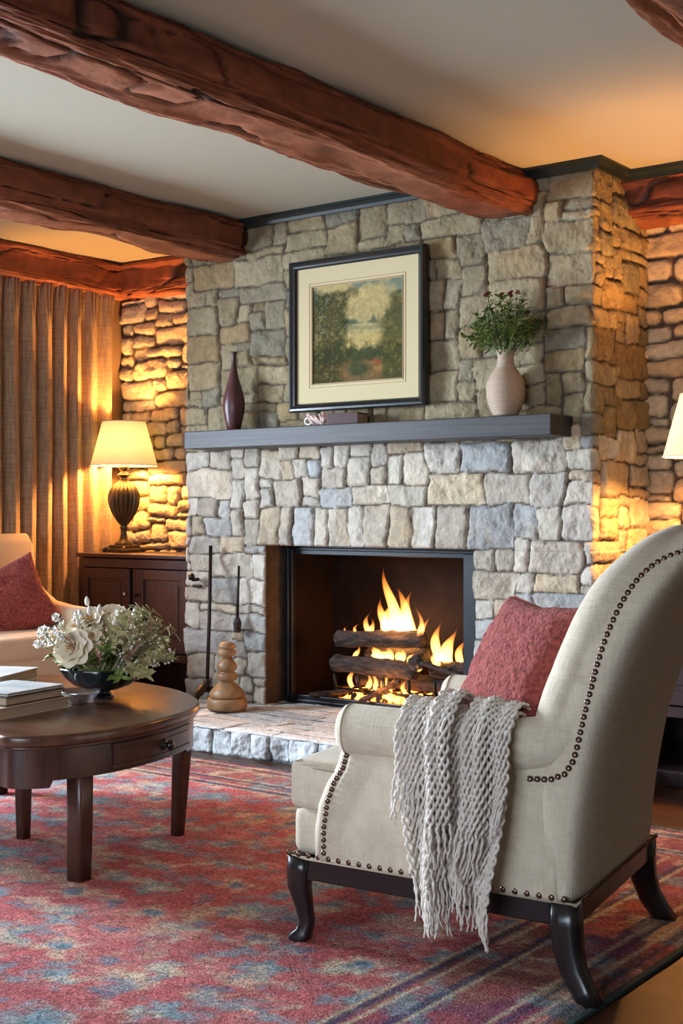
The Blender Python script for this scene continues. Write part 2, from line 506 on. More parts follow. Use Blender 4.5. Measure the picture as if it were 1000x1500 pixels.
def stonefield(U, T, ul, vl, g, R, seed, warp=0.030, gap=0.0018, relief=0.026, fade=None, noround=(), tone=None, round_=0.012):
    wu = fbm(U * 5.5, T * 5.5, 0, seed + 1, 3) * warp * 1.25
    wt = fbm(U * 6, T * 6, 7.7, seed + 2, 3) * warp * 0.95
    wt = wt + fbm(U * 16, T * 16, 3.3, seed + 4, 2) * 0.005
    wu = wu + fbm(U * 16, T * 16, 9.3, seed + 5, 2) * 0.005
    if fade is not None: wu = wu * fade; wt = wt * fade
    u = np.clip(U + wu, ul[0], ul[-1] - 1e-6); t = np.clip(T + wt, vl[0], vl[-1] - 1e-6)
    iu = np.clip(np.searchsorted(ul, u, 'right') - 1, 0, len(ul) - 2)
    it = np.clip(np.searchsorted(vl, t, 'right') - 1, 0, len(vl) - 2)
    ids = g[iu, it]
    ids2 = np.where(ids < 0, 0, ids)
    rect = np.array([(ul[a], ul[b], vl[c], vl[d]) for a, b, c, d in R])
    for (axis, val) in noround:        # stones that run on past an arris
        if axis == 'x1': rect[np.abs(rect[:, 1] - val) < 1e-6, 1] += 0.06
        if axis == 'x0': rect[np.abs(rect[:, 0] - val) < 1e-6, 0] -= 0.06
    r = rect[ids2]
    n = len(R)
    rg = np.random.default_rng(seed)
    hs = rg.uniform(0.55, 1.0, n) * relief
    tu = rg.normal(0, 0.07, n); tt = rg.normal(0, 0.07, n)
    rr = rg.uniform(0.6, 1.6, n) * round_
    gp = gap * rg.uniform(0.5, 2.0, n)
    cx = (r[..., 0] + r[..., 1]) / 2; cy = (r[..., 2] + r[..., 3]) / 2
    bx = (r[..., 1] - r[..., 0]) / 2 - gp[ids2]; by = (r[..., 3] - r[..., 2]) / 2 - gp[ids2]
    R_ = np.minimum(rr[ids2], np.minimum(bx, by) * 0.8)
    qx = np.abs(u - cx) - bx + R_; qy = np.abs(t - cy) - by + R_
    sd = np.hypot(np.maximum(qx, 0), np.maximum(qy, 0)) + np.minimum(np.maximum(qx, qy), 0) - R_
    d = -sd + fbm(U * 30, T * 30, 1.1, seed + 8, 3) * 0.004
    body = sstep(-0.001, 0.008, d) * 0.78 + sstep(0.0, 0.04, d) * 0.22
    rough = fbm(U * 9, T * 9, ids2 * 3.7, seed + 9, 5, 0.6)
    facet = np.abs(fbm(U * 6, T * 6, ids2 * 5.1, seed + 12, 3)) * -0.012
    H = body * (hs[ids2] + (u - cx) * tu[ids2] + (t - cy) * tt[ids2] + rough * 0.022 + facet * 2.2)
    base = PAL[rg.integers(0, len(PAL), n)] * rg.uniform(0.85, 1.12, (n, 1))
    c = base[ids2]
    v = fbm(U * 7, T * 7, ids2 * 2.3, seed + 21, 5, 0.6)[..., None]
    c = c * (1 + 0.28 * v)
    rust = sstep(0.15, 0.6, fbm(U * 5, T * 5, ids2 * 1.7, seed + 31, 4))[..., None]
    c = c * (1 - 0.35 * rust) + np.array([.50, .36, .20]) * 0.35 * rust
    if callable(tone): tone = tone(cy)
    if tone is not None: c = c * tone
    m_ = sstep(-0.001, 0.0045, d)[..., None]
    c = c * m_ + np.array([.085, .062, .045]) * (1 - m_)
    return H, np.clip(c, 0.01, 0.9), ids

def lines(*spans, unit=0.045):
    out = [spans[0]]
    for a, b in zip(spans[:-1], spans[1:]):
        n = max(1, round((b - a) / unit))
        out += list(np.linspace(a, b, n + 1)[1:])
    return np.array(out)

# ---- chimney breast: one strip wrapped round three faces
D = YB - CY                     # 0.539
WF = CX1 - CX0                  # 2.363
u_o0 = D + (OX0 - CX0); u_o1 = D + (OX1 - CX0)
ul = lines(0, D, u_o0, u_o1, D + WF, D + WF + D, unit=0.045)
vl = lines(0, OZ0, OZ1, 1.125, 1.42, ZC, unit=0.046)
ix = lambda v: int(np.argmin(np.abs(ul - v))); iz = lambda v: int(np.argmin(np.abs(vl - v)))
pre = []
j0, j1 = iz(OZ1), iz(1.125)
i = ix(u_o0) - 1
rs = random.Random(3)
for w in (3, 2, 3, 2, 3, 2, 3, 3, 3, 4, 5):    # upright stones of the flat arch
    pre.append((i, i + w, j0, j1)); i += w
g, R = layout(ul, vl, 11, (ix(u_o0), ix(u_o1), 0, iz(OZ1)), pre)
step = 0.0075
Uc = np.unique(np.concatenate([np.arange(0, 2 * D + WF, step), [u_o0, u_o1, D, D + WF, 2 * D + WF], D + np.arange(-.012, .0121, .002), D + WF + np.arange(-.012, .0121, .002)]))
Uc = Uc[np.concatenate([[True], np.diff(Uc) > 4e-4])]
Tc = np.unique(np.concatenate([np.arange(0, ZC + 0.01, step), [OZ1, OZ0]]))
U, T = np.meshgrid(Uc, Tc, indexing='ij')
dx_ = np.maximum(np.maximum(u_o0 - U, U - u_o1), 0); dz_ = np.maximum(T - OZ1, 0)
fade = sstep(0.0, 0.09, np.hypot(dx_, dz_))
tone = lambda cz: np.where((cz > 1.45)[..., None], np.array([0.60, 0.53, 0.385]), np.array([1.0, 1.0, 1.0]))  # stones above the mantel darkened to paint in the dimmer light up there
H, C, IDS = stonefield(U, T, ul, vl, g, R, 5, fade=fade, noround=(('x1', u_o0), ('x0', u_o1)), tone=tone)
rc = 0.005
P = np.zeros(U.shape + (3,))
nx = np.zeros(U.shape); ny = np.zeros(U.shape)
left = U < D; right = U > D + WF; front = ~(left | right)
P[..., 0] = np.where(left, CX0, np.where(right, CX1, CX0 + U - D))
P[..., 1] = np.where(left, YB - U, np.where(right, CY + (U - D - WF), CY))
aL = sstep(D - rc, D + rc, U); aR = sstep(D + WF - rc, D + WF + rc, U)
nx = -(1 - aL) + aR; ny = -np.minimum(aL, 1 - aR)
P[..., 0] += nx * H; P[..., 1] += ny * H
P[..., 2] = T
Um = (Uc[:-1] + Uc[1:]) / 2; Tm = (Tc[:-1] + Tc[1:]) / 2
keep = ~((Um[:, None] > u_o0) & (Um[:, None] < u_o1) & (Tm[None, :] < OZ1))
chimney = link('wall_chimney', grid_mesh(P, C, keep), M['stone'])
tag(chimney, kind='structure')
# jambs and lintel underside, carried on from the face
def jamb(uu, side):
    k = int(np.argmin(np.abs(Uc - uu)))
    rows = Tc <= OZ1 + 1e-6
    hz = H[k, rows]; cz = C[k, rows]
    Yf = CY - hz
    s = np.linspace(0, 1, 26)
    Pj = np.zeros((len(s), rows.sum(), 3)); Cj = np.zeros_like(Pj)
    depth = 5.30
    S_, Z_ = np.meshgrid(s, Tc[rows], indexing='ij')
    Yj = Yf[None, :] + (depth - Yf[None, :]) * S_
    n1 = fbm(Yj * 14, Z_ * 14, side, 91, 4)
    hh = (hz[None, :] - 0.024) * 0.9
    e = sstep(0, 0.08, S_)
    Pj[..., 0] = (OX0 if side < 0 else OX1) - side * e * (hh + n1 * 0.006)
    Pj[..., 1] = Yj; Pj[..., 2] = Z_
    Cj[:] = cz[None] * (1 + 0.18 * n1[..., None])
    return grid_mesh(Pj, Cj, flip=(side > 0))
link('wall_jamb', jamb(u_o0, -1), M['stone'])['kind'] = 'structure'
link('wall_jamb', jamb(u_o1, 1), M['stone'])['kind'] = 'structure'
kz = int(np.argmin(np.abs(Tc - OZ1)))
cols_ = (Uc >= u_o0 - 1e-6) & (Uc <= u_o1 + 1e-6)
hz = H[cols_, kz]
s = np.linspace(0, 1, 14)
Pj = np.zeros((cols_.sum(), 14, 3))
Pj[..., 0] = (CX0 + Uc[cols_] - D)[:, None]
Pj[..., 1] = (CY - hz)[:, None] + (5.30 - CY + hz)[:, None] * s[None, :]
Pj[..., 2] = OZ1 + sstep(0, 0.1, s)[None, :] * 0.004
link('wall_lintel', grid_mesh(Pj, np.repeat(C[cols_, kz][:, None], 14, 1)), M['stone'])['kind'] = 'structure'

# ---- the back wall either side, in flatter rubble
def wall_patch(name, x0, x1, z0, z1, seed, step=0.009, wmax=6, hmax=2):
    ul = lines(x0, x1, unit=0.05); vl = lines(z0, z1, unit=0.038)
    g, R = layout(ul, vl, seed, wmax=wmax, hmax=hmax)
    Uc = np.linspace(x0, x1, max(2, int((x1 - x0) / step) + 1)); Tc = np.linspace(z0, z1, int((z1 - z0) / step) + 1)
    U, T = np.meshgrid(Uc, Tc, indexing='ij')
    H, C, _ = stonefield(U, T, ul, vl, g, R, seed, warp=0.028, relief=0.045, round_=0.026, gap=0.004, tone=np.array([1.0, 0.92, 0.78]))
    P = np.stack([U, YB - H + 0.01, T], -1)
    return tag(link(name, grid_mesh(P, C), M['stone']), kind='structure')
wall_patch('wall_back', XL - 0.02, CX0 + 0.03, 0, ZC, 23)
wall_patch('wall_back_right', CX1 - 0.03, -1.2, 0, ZC, 31, wmax=5, hmax=3)
wall_patch('wall_back_far_right', -1.2, XR, 0, ZC, 37, step=0.02)

# plain backing and other walls (solid boxes outside the room's faces)
MB().box(((XL + XR) / 2, YB + 0.16, ZC / 2), (XR - XL + 0.6, 0.2, ZC + 0.2)).build('wall_rear_backing', M['plaster_wall'])['kind'] = 'structure'
MB().box((XR + 0.1, (YB + YF) / 2, ZC / 2), (0.2, YB - YF + 0.4, ZC + 0.2)).build('wall_right', M['plaster_wall'])['kind'] = 'structure'
def wall_with_hole(name, axis, pos, a0, a1, h0, h1, z0, z1, th=0.2):
    mb = MB()
    def bx(p0, p1, q0, q1):
        if axis == 'x': mb.box((pos, (p0 + p1) / 2, (q0 + q1) / 2), (th, p1 - p0, q1 - q0))
        else: mb.box(((p0 + p1) / 2, pos, (q0 + q1) / 2), (p1 - p0, th, q1 - q0))
    bx(a0, h0, -0.1, ZC + 0.1); bx(h1, a1, -0.1, ZC + 0.1)
    bx(h0, h1, -0.1, z0); bx(h0, h1, z1, ZC + 0.1)
    o = mb.build(name, M['plaster_wall']); o['kind'] = 'structure'
    return o
wall_with_hole('wall_left', 'x', XL - 0.13, YF - 0.2, YB + 0.2, 0.7, 3.95, 0.55, 2.25, 0.2)
wall_with_hole('wall_front', 'y', YF - 0.1, XL - 0.2, XR + 0.2, -3.4, 0.3, 0.45, 2.25, 0.2)
def window(name, axis, pos, a0, a1, z0, z1, n):
    root = empty(name, (0, 0, 0)); root['kind'] = 'structure'
    mb = MB()
    def bx(p0, p1, q0, q1, th=0.06):
        if axis == 'x': mb.box((pos, (p0 + p1) / 2, (q0 + q1) / 2), (th, p1 - p0, q1 - q0), 0.004)
        else: mb.box(((p0 + p1) / 2, pos, (q0 + q1) / 2), (p1 - p0, th, q1 - q0), 0.004)
    bx(a0, a1, z0, z0 + 0.06); bx(a0, a1, z1 - 0.06, z1)
    for k in range(n + 1):
        a = a0 + (a1 - a0) * k / n
        a = min(max(a, a0 + 0.03), a1 - 0.03)
        bx(a - 0.03, a + 0.03, z0, z1)
    mb.build('window_frame', M['window_paint'], root)
    mp = MB()
    if axis == 'x': mp.box((pos, (a0 + a1) / 2, (z0 + z1) / 2), (0.006, a1 - a0 - 0.02, z1 - z0 - 0.02))
    else: mp.box(((a0 + a1) / 2, pos, (z0 + z1) / 2), (a1 - a0 - 0.02, 0.006, z1 - z0 - 0.02))
    mp.build('window_pane', M['pane'], root)
    ms = MB()
    if axis == 'x': ms.box((XL - 0.0, (a0 + a1) / 2, z0 - 0.015), (0.14, a1 - a0 + 0.1, 0.03), 0.006)
    else: ms.box(((a0 + a1) / 2, YF + 0.0, z0 - 0.015), (a1 - a0 + 0.1, 0.14, 0.03), 0.006)
    ms.build('window_sill', M['window_paint'], root)
window('window_1', 'x', XL - 0.13, 0.7, 3.95, 0.55, 2.25, 3)
window('window_added_fill', 'y', YF - 0.1, -3.4, 0.3, 0.45, 2.25, 3)  # made-up window behind the viewer, added to let in fill light

# ceiling
MB().box(((XL + XR) / 2, (YB + YF) / 2, ZC + 0.05), (XR - XL + 0.6, YB - YF + 0.6, 0.1)).build('ceiling', M['ceiling'])['kind'] = 'structure'

# floor boards running along x
def floor_mesh():
    n = 0
    V = []; F = []; Cc = []
    y = YF; rg = random.Random(2)
    while y < YB:
        w = 0.13
        x = XL - rg.uniform(0, 1.5)
        while x < XR:
            l = rg.uniform(1.0, 1.9)
            x0, x1 = max(x, XL) + 0.001, min(x + l, XR) - 0.001
            if x1 > x0:
                b = rg.uniform(0.75, 1.2); c = (0.062 * b, 0.022 * b, 0.010 * b)
                k = len(V)
                V += [(x0, y + .001, 0), (x1, y + .001, 0), (x1, y + w - .001, 0), (x0, y + w - .001, 0)]
                F.append((k, k + 1, k + 2, k + 3)); Cc += [c] * 4
            x += l
        y += w
    k = len(V)
    V += [(XL, YF, -.004), (XR, YF, -.004), (XR, YB, -.004), (XL, YB, -.004)]; F.append((k, k + 1, k + 2, k + 3)); Cc += [(0.01, .006, .004)] * 4
    me = bpy.data.meshes.new('floor'); me.from_pydata(V, [], F); me.update()
    set_col(me, np.array(Cc))
    return me
link('floor', floor_mesh(), M['floor'])['kind'] = 'structure'

# dark crown moulding round the chimney breast and along the back wall
def crown(name, path):
    prof = [(0, 0), (0, -0.042), (0.012, -0.042), (0.020, -0.028), (0.034, -0.014), (0.045, -0.010), (0.045, 0)]
    pts = [Vector((a, b)) for a, b in path]
    V = []; F = []
    for i, p in enumerate(pts):
        d0 = (p - pts[i - 1]).normalized() if i > 0 else (pts[1] - p).normalized()
        d1 = (pts[i + 1] - p).normalized() if i < len(pts) - 1 else d0
        n0 = Vector((d0.y, -d0.x)); n1 = Vector((d1.y, -d1.x))
        m_ = (n0 + n1).normalized(); m_ = m_ / max(0.3, m_.dot(n0))
        for a, z in prof:
            q = p + m_ * (a + 0.012)
            V.append((q.x, q.y, ZC + z))
    k = len(prof)
    for i in range(len(pts) - 1):
        for j in range(k - 1):
            F.append((i * k + j, i * k + j + 1, (i + 1) * k + j + 1, (i + 1) * k + j))
    me = bpy.data.meshes.new(name); me.from_pydata(V, [], F); me.update()
    return tag(link(name, me, M['crown']), kind='structure')
crown('trim_1', [(CX0, YB), (CX0, CY - 0.02), (CX1 + 0.02, CY - 0.02), (CX1 + 0.02, YB - 0.27), (XR, YB - 0.27)])

# ---- rough-hewn beams
def beam(name, p0, p1, w, h, seed, ends=0.05, thick=1.0, bright=1.0):
    """p0,p1 (x,y) of the axis at ceiling; section hangs from the ceiling"""
    a = Vector((p0[0], p0[1])); b = Vector((p1[0], p1[1]))
    L = (b - a).length; t = (b - a) / L; n = Vector((t.y, -t.x))
    ns = max(8, int(L / 0.018)); nk = 150
    s = np.linspace(0, L, ns); k = np.linspace(0, 1, nk, endpoint=False)
    Sg, K = np.meshgrid(s, k, indexing='ij')
    th = 2 * PI * K
    e = 0.42
    cx = np.sign(np.cos(th)) * np.abs(np.cos(th)) ** e; cz = np.sign(np.sin(th)) * np.abs(np.sin(th)) ** e
    hw = w / 2 * (1 + 0.10 * fbm(Sg * 1.6, 0 * K, 0, seed, 3)); hh = h / 2
    # lumps, long cracks
    ax = np.cos(th) * 1.4; az = np.sin(th) * 1.4
    lump = fbm(Sg * 2.4, ax * 1.5, az * 1.5, seed + 3, 4) * 0.034
    fine = fbm(Sg * 11, ax * 8, az * 8, seed + 5, 4) * 0.007
    wob = fbm(Sg * 1.7, ax, az, seed + 7, 3) * 0.9 + fbm(Sg * 8, ax, az, seed + 8, 2) * 0.12
    c1 = np.abs(np.sin((K * 6 + wob * 1.5) * PI))
    crackmask = sstep(-0.22, 0.0, fbm(Sg * 1.1, ax * 1.2, az * 1.2, seed + 11, 2))
    crack = (1 - sstep(0.05, 0.17, c1)) * crackmask
    vor = np.abs(fbm(Sg * 1.3, ax * 0.35, az * 0.35, seed + 13, 2) + 0.22)
    cross = (1 - sstep(0.004, 0.028, vor)) * 0.9
    crack = np.maximum(crack, cross)
    edge = (np.minimum(Sg, L - Sg))
    disp = lump + fine - crack * 0.018
    r = 1 + disp / (0.5 * (w + h) / 2)
    X = cx * hw * r; Z = cz * hh * r
    Z = np.minimum(Z, hh + 0.01)
    P = np.zeros(Sg.shape + (3,))
    P[..., 0] = a.x + t.x * Sg + n.x * X
    P[..., 1] = a.y + t.y * Sg + n.y * X
    P[..., 2] = ZC - hh + Z + 0.004
    base = np.array([0.150, 0.040, 0.017]) * bright; lite = np.array([0.30, 0.105, 0.050]) * bright; dark = np.array([0.012, 0.007, 0.006])
    m1 = sstep(-0.5, 0.6, fbm(Sg * 2.5, ax * 3, az * 3, seed + 17, 5, 0.6))[..., None]
    C = base * (1 - m1) + base * 1.5 * m1
    worn = (sstep(-0.45, -0.95, np.sin(th)) * sstep(-0.3, 0.3, fbm(Sg * 3, ax * 3, az * 3, seed + 19, 4)))[..., None]
    C = C * (1 - worn) + lite * worn
    streak = sstep(0.2, 0.6, fbm(Sg * 2, ax * 14, az * 14, seed + 23, 3))[..., None]
    C = C * (1 - 0.45 * streak)
    C = C * (1 - crack[..., None]) + dark * crack[..., None]
    P = np.transpose(P, (1, 0, 2)); C = np.transpose(C, (1, 0, 2))
    # close the ends by shrinking rings
    return tag(link(name, grid_mesh(P, C, wrap=True, flip=True), M['beam']), kind='structure')
beam('ceiling_beam_1', (-2.945, 5.13), (-2.945, YF), 0.33, 0.185, 101)
beam('ceiling_beam_2', (-4.60, 5.13), (-4.60, YF), 0.31, 0.185, 113)
beam('ceiling_beam_3', (-1.31, YB), (-1.31, YF), 0.33, 0.185, 127)
beam('ceiling_beam_4', (0.35, YB), (0.35, YF), 0.33, 0.185, 139)
beam('trim_2', (XL + 0.0, YB), (XL + 0.0, YF), 0.30, 0.205, 151, bright=1.5)
beam('trim_3', (XL + 0.15, YB - 0.0), (CX0 + 0.0, YB - 0.0), 0.30, 0.20, 163, bright=1.5)
beam('trim_4', (CX1 - 0.0, YB - 0.08), (XR, YB - 0.08), 0.34, 0.20, 173, bright=0.9)

# ---- raised hearth: slab of dressed blocks, top joints and front joints
def hearth():
    X0, X1, Y0, HZ = -4.80, -2.30, 4.42, 0.125
    back = 5.35
    top_l = back - Y0
    ul = lines(X0, X1, unit=0.055)
    vl = np.array([0, HZ] + list(HZ + np.linspace(0, top_l, 9)[1:]))
    rg = random.Random(4)
    g = -np.ones((len(ul) - 1, len(vl) - 1), int); R = []
    i = 0
    while i < len(ul) - 1:
        w = rg.choice([2, 2, 3, 3, 4]); i1 = min(i + w, len(ul) - 1)
        g[i:i1, 0] = len(R); R.append((i, i1, 0, 1)); i = i1
    j = 1
    while j < len(vl) - 1:
        jj = j + 1
        i = 0
        while i < len(ul) - 1:
            w = rg.choice([5, 6, 8, 9]); i1 = min(i + w, len(ul) - 1)
            g[i:i1, j:jj] = len(R); R.append((i, i1, j, jj)); i = i1
        j = jj
    Uc = np.arange(X0, X1 + 1e-6, 0.008); Tc = np.concatenate([np.arange(0, HZ, 0.006), np.arange(HZ, HZ + top_l, 0.008)])
    U, T = np.meshgrid(Uc, Tc, indexing='ij')
    H, C, _ = stonefield(U, T, ul, vl, g, R, 57, warp=0.020, relief=0.024, gap=0.002, round_=0.014)
    fr = T < HZ
    a = sstep(HZ - 0.025, HZ + 0.025, T)
    H = H + (fbm(U * 9, T * 9, 0, 77, 4) * 0.022) * (1 - a) - 0.024
    H = np.where(T > HZ + 0.03, H * 0.30 - 0.002, H)
    Y = np.where(fr, Y0, Y0 + (T - HZ)); Z = np.where(fr, T, HZ)
    Y = Y - (1 - a) * H; Z = Z + a * H
    P = np.stack([U, Y, Z], -1)
    grey = np.array([.53, .56, .57])
    C = C * 0.05 + (grey * (C.mean(-1, keepdims=True) / 0.42)) * 0.95
    C = C * 1.22
    mb = grid_mesh(P, np.clip(C, 0.01, 0.85))
    o = tag(link('floor_hearth', mb, M['stone']), kind='structure')
    q = MB().box((X0 + 0.01, (Y0 + back) / 2 + 0.02, HZ / 2 - 0.005), (0.02, back - Y0 - 0.05, HZ - 0.012)).box((X1 - 0.01, (Y0 + back) / 2 + 0.02, HZ / 2 - 0.005), (0.02, back - Y0 - 0.05, HZ - 0.012))
    q.build('floor_hearth_ends', M['plaster_wall'])['kind'] = 'structure'
hearth()

# ------------------------------------------------------------ rug
def rug():
    x0, x1, y0, y1 = -5.15, -1.31, 0.35, 4.30
    st = 0.0125
    Xs = np.arange(x0, x1 + 1e-6, st); Ys = np.arange(y0, y1 + 1e-6, st)
    X, Y = np.meshgrid(Xs, Ys, indexing='ij')
    red = np.array([.44, .115, .115]); rose = np.array([.58, .25, .22]); blue = np.array([.10, .20, .28]); teal = np.array([.17, .30, .34])
    cream = np.array([.56, .46, .32]); navy = np.array([.05, .06, .11]); plum = np.array([.22, .06, .13])
    def mixc(c, d, m_): return c * (1 - m_[..., None]) + d * m_[..., None]
    # fine woven jitter
    wx = X + fbm(X * 20, Y * 20, 0, 3, 3) * 0.035; wy = Y + fbm(X * 20, Y * 20, 5, 4, 3) * 0.03
    C = np.broadcast_to(red, X.shape + (3,)).copy()
    C = mixc(C, rose, sstep(-0.1, 0.45, fbm(X * 3, Y * 3, 0, 6, 5, .7)) * 0.75)
    # all-over lattice of blossoms and leaves
    p = 0.34
    def motif(ox, oy, ph):
        ax = (wx + ox) / p; ay = (wy + oy) / p
        fx = ax - np.round(ax); fy = ay - np.round(ay)
        r = np.hypot(fx, fy * 1.1); th = np.arctan2(fy, fx)
        return r, th
    r, th = motif(0, 0, 0)
    C = mixc(C, teal, (1 - sstep(0.16, 0.24, r + 0.05 * np.cos(6 * th))) * 0.8)
    C = mixc(C, cream, (1 - sstep(0.06, 0.10, r)) * 0.7)
    r, th = motif(p / 2, p / 2, 0)
    C = mixc(C, cream, (1 - sstep(0.13, 0.22, r + 0.06 * np.cos(4 * th))) * 0.62)
    C = mixc(C, blue, (1 - sstep(0.07, 0.12, r)) * 0.85)
    for ox, oy in ((p / 2, 0), (0, p / 2)):
        r, th = motif(ox, oy, 0)
        C = mixc(C, blue, (1 - sstep(0.07, 0.13, r + 0.03 * np.cos(3 * th))) * 0.7)
    bl = fbm(wx * 9, wy * 12, 0, 33, 4, .65)
    C = mixc(C, teal, sstep(0.06, 0.30, bl) * 0.66)
    bl = fbm(wx * 9, wy * 12, 9, 35, 4, .65)
    C = mixc(C, cream, sstep(0.08, 0.34, bl) * 0.55)
    bl = fbm(wx * 8, wy * 10, 19, 37, 4, .65)
    C = mixc(C, red, sstep(0.08, 0.30, bl) * 0.80)
    # border
    d = np.minimum(np.minimum(X - x0, x1 - X), np.minimum(Y - y0, y1 - Y))
    s_along = np.where(np.minimum(X - x0, x1 - X) < np.minimum(Y - y0, y1 - Y), wy, wx)
    B = np.broadcast_to(np.array([.30, .12, .10]), C.shape).copy()
    B = mixc(B, plum, sstep(-0.1, 0.3, fbm(wx * 7, wy * 7, 2, 41, 4)) * 0.7)
    B = mixc(B, cream, sstep(0.05, 0.3, fbm(wx * 10, wy * 10, 4, 43, 4)) * 0.6)
    B = mixc(B, teal, sstep(0.10, 0.3, fbm(wx * 10, wy * 10, 14, 45, 4)) * 0.6)
    q = np.cos(s_along * 2 * PI / 0.2) * np.cos((d - 0.2) * PI / 0.18)
    B = mixc(B, red * 0.9, sstep(0.3, 0.6, q) * 0.6)
    for dd, w, c in ((0.03, .010, navy), (0.065, .006, cream), (0.105, .007, navy), (0.125, .005, cream), (0.275, .006, cream), (0.295, .008, navy), (0.36, .006, cream), (0.395, .011, navy), (0.415, .005, cream)):
        B = mixc(B, c, (np.abs(d + fbm(X * 30, Y * 30, 0, 51, 2) * .003 - dd) < w).astype(float) * 0.75)
    C = np.where((d < 0.42)[..., None], B, C)
    C = C * (1 + 0.30 * fbm(X * 34, Y * 34, 0, 61, 3)[..., None])
    e = sstep(0, 0.012, d)
    Z = 0.004 + 0.009 * e + 0.0015 * vnoise(X * 70, Y * 70, 0, 71)
    o = link('area_rug', grid_mesh(np.stack([X, Y, Z], -1), np.clip(C, 0.01, .9)), M['rug'])
    tag(o, 'faded red and blue patterned wool rug spread over the floor boards', 'rug')
    bd = MB()
    t = 0.018
    bd.box(((x0 + x1) / 2, y0 - t / 2, .006), (x1 - x0 + 2 * t, t, .011), .003).box(((x0 + x1) / 2, y1 + t / 2, .006), (x1 - x0 + 2 * t, t, .011), .003)
    bd.box((x0 - t / 2, (y0 + y1) / 2, .006), (t, y1 - y0, .011), .003).box((x1 + t / 2, (y0 + y1) / 2, .006), (t, y1 - y0, .011), .003)
    b = bd.build('binding', M['rug_edge'], o)
    b['label'] = 'dark teal edge binding'
rug()

# ------------------------------------------------------------ mantel shelf
mt = MB().box(((-4.715 - 2.612) / 2, (4.915 + 5.13) / 2, 1.467), (2.103, 0.215, 0.090), 0.004).build('mantel_shelf', M['mantel'])
tag(mt, 'long black-stained timber mantel shelf fixed across the stone chimney', 'mantel')
MZ = 1.512

# ------------------------------------------------------------ firebox
fb = empty('firebox', ((OX0 + OX1) / 2, 5.28, 0.12), 0, 'black metal fireplace insert inside the stone opening', 'fireplace')
hwf = (OX1 - OX0) / 2
fr = MB()
def ring(mb, hw, z0, z1, w, wb, y, th):
    mb.box((-hw + w / 2, y, (z0 + z1) / 2), (w, th, z1 - z0), 0.004)
    mb.box((hw - w / 2, y, (z0 + z1) / 2), (w, th, z1 - z0), 0.004)
    mb.box((0, y, z1 - w / 2), (2 * hw - 2 * w, th, w), 0.004)
    mb.box((0, y, z0 + wb / 2), (2 * hw - 2 * w, th, wb), 0.004)
ring(fr, hwf, 0, 0.81, 0.048, 0.045, 0, 0.03)
fr.box((hwf - .10, -.002, .405), (.12, .028, .76), .004)
ring(fr, hwf - 0.012, 0.008, 0.80, 0.016, 0.014, -0.018, 0.012)
fr.build('surround', M['black_metal'], fb)
ln = MB()
bk = 0.355
ln.add([(-hwf + .03, 0, 0), (-hwf + .03, bk, 0), (hwf - .03, bk, 0), (hwf - .03, 0, 0), (-hwf + .03, 0, .81), (-hwf + .03, bk, .81), (hwf - .03, bk, .81), (hwf - .03, 0, .81)],
       [(0, 1, 5, 4), (1, 2, 6, 5), (2, 3, 7, 6), (4, 5, 6, 7)], False)
ln.build('lining', M['firebrick'], fb)
xs = np.linspace(-hwf + .03, hwf - .03, 90); ys = np.linspace(0, bk, 40)
A, B_ = np.meshgrid(xs, ys, indexing='ij')
mound = np.exp(-((A - 0.0) / 0.30) ** 2 - ((B_ - 0.2) / 0.10) ** 2) * 0.035
link('ash_bed', grid_mesh(np.stack([A, B_, 0.012 + mound + fbm(A * 20, B_ * 20, 0, 3, 4) * 0.008], -1)), M['ash'], fb)

# grate
gx0, gx1, gy = -4.06, -3.40, 5.44
gr = empty('fire_grate', ((gx0 + gx1) / 2, gy, 0.135), 0, 'black iron grate holding the burning logs', 'fire grate')
gw = gx1 - gx0
for k in range(5):
    x = -gw / 2 + 0.03 + k * (gw - 0.06) / 4
    pts = [(x, -0.15, 0.15), (x, -0.145, 0.09), (x, -0.11, 0.075), (x, 0.1, 0.075), (x, 0.14, 0.10)]
    MB().tube(pts, 0.009, 6).build('grate_bar', M['iron'], gr)
for y in (-0.10, 0.09):
    MB().tube([(-gw / 2, y, 0.066), (gw / 2, y, 0.066)], 0.009, 6).build('cross_bar', M['iron'], gr)
for x in (-gw / 2 + 0.03, gw / 2 - 0.03):
    for y in (-0.10, 0.09):
        MB().tube([(x, y, 0.066), (x * 1.04, y * 1.05, 0.0)], 0.009, 6).build('leg', M['iron'], gr)

def log(p0, p1, r, seed, label, name='log'):
    a = Vector(p0); b = Vector(p1); L = (b - a).length
    ns, nk = 60, 28
    s = np.linspace(0, 1, ns); th = np.linspace(0, 2 * PI, nk, endpoint=False)
    Sg, Th = np.meshgrid(s, th, indexing='ij')
    t = (b - a).normalized(); u = t.cross(Vector((0, 0, 1))).normalized(); w = t.cross(u)
    rr = r * (1 + 0.25 * fbm(Sg * 4, np.cos(Th) * 1.5, np.sin(Th) * 1.5, seed, 4) + 0.07 * np.cos(4 * Th + 1))
    rr = rr * (1 - 0.12 * vnoise(Sg * 14, Th * 3, 0, seed + 4))
    ex = np.minimum(Sg, 1 - Sg) * L
    rr = rr * np.sqrt(np.clip(ex / 0.012, 0.0, 1))
    P = np.array(a)[None, None] + Sg[..., None] * np.array(b - a) + (np.cos(Th) * rr)[..., None] * np.array(u) + (np.sin(Th) * rr)[..., None] * np.array(w)
    P = np.transpose(P, (1, 0, 2))
    o = link(name, grid_mesh(P, wrap=True), M['log'])
    c = (a + b) / 2
    o.data.transform(Matrix.Translation(-c)); o.location = c
    return tag(o, label, 'log', 'burning logs in the fireplace')
log((-4.08, 5.36, .455), (-3.58, 5.44, .470), .040, 1, 'charred log lying topmost on the fire stack')
log((-4.07, 5.32, .335), (-3.56, 5.34, .325), .040, 2, 'long grey charred log across the front, middle of the fire stack')
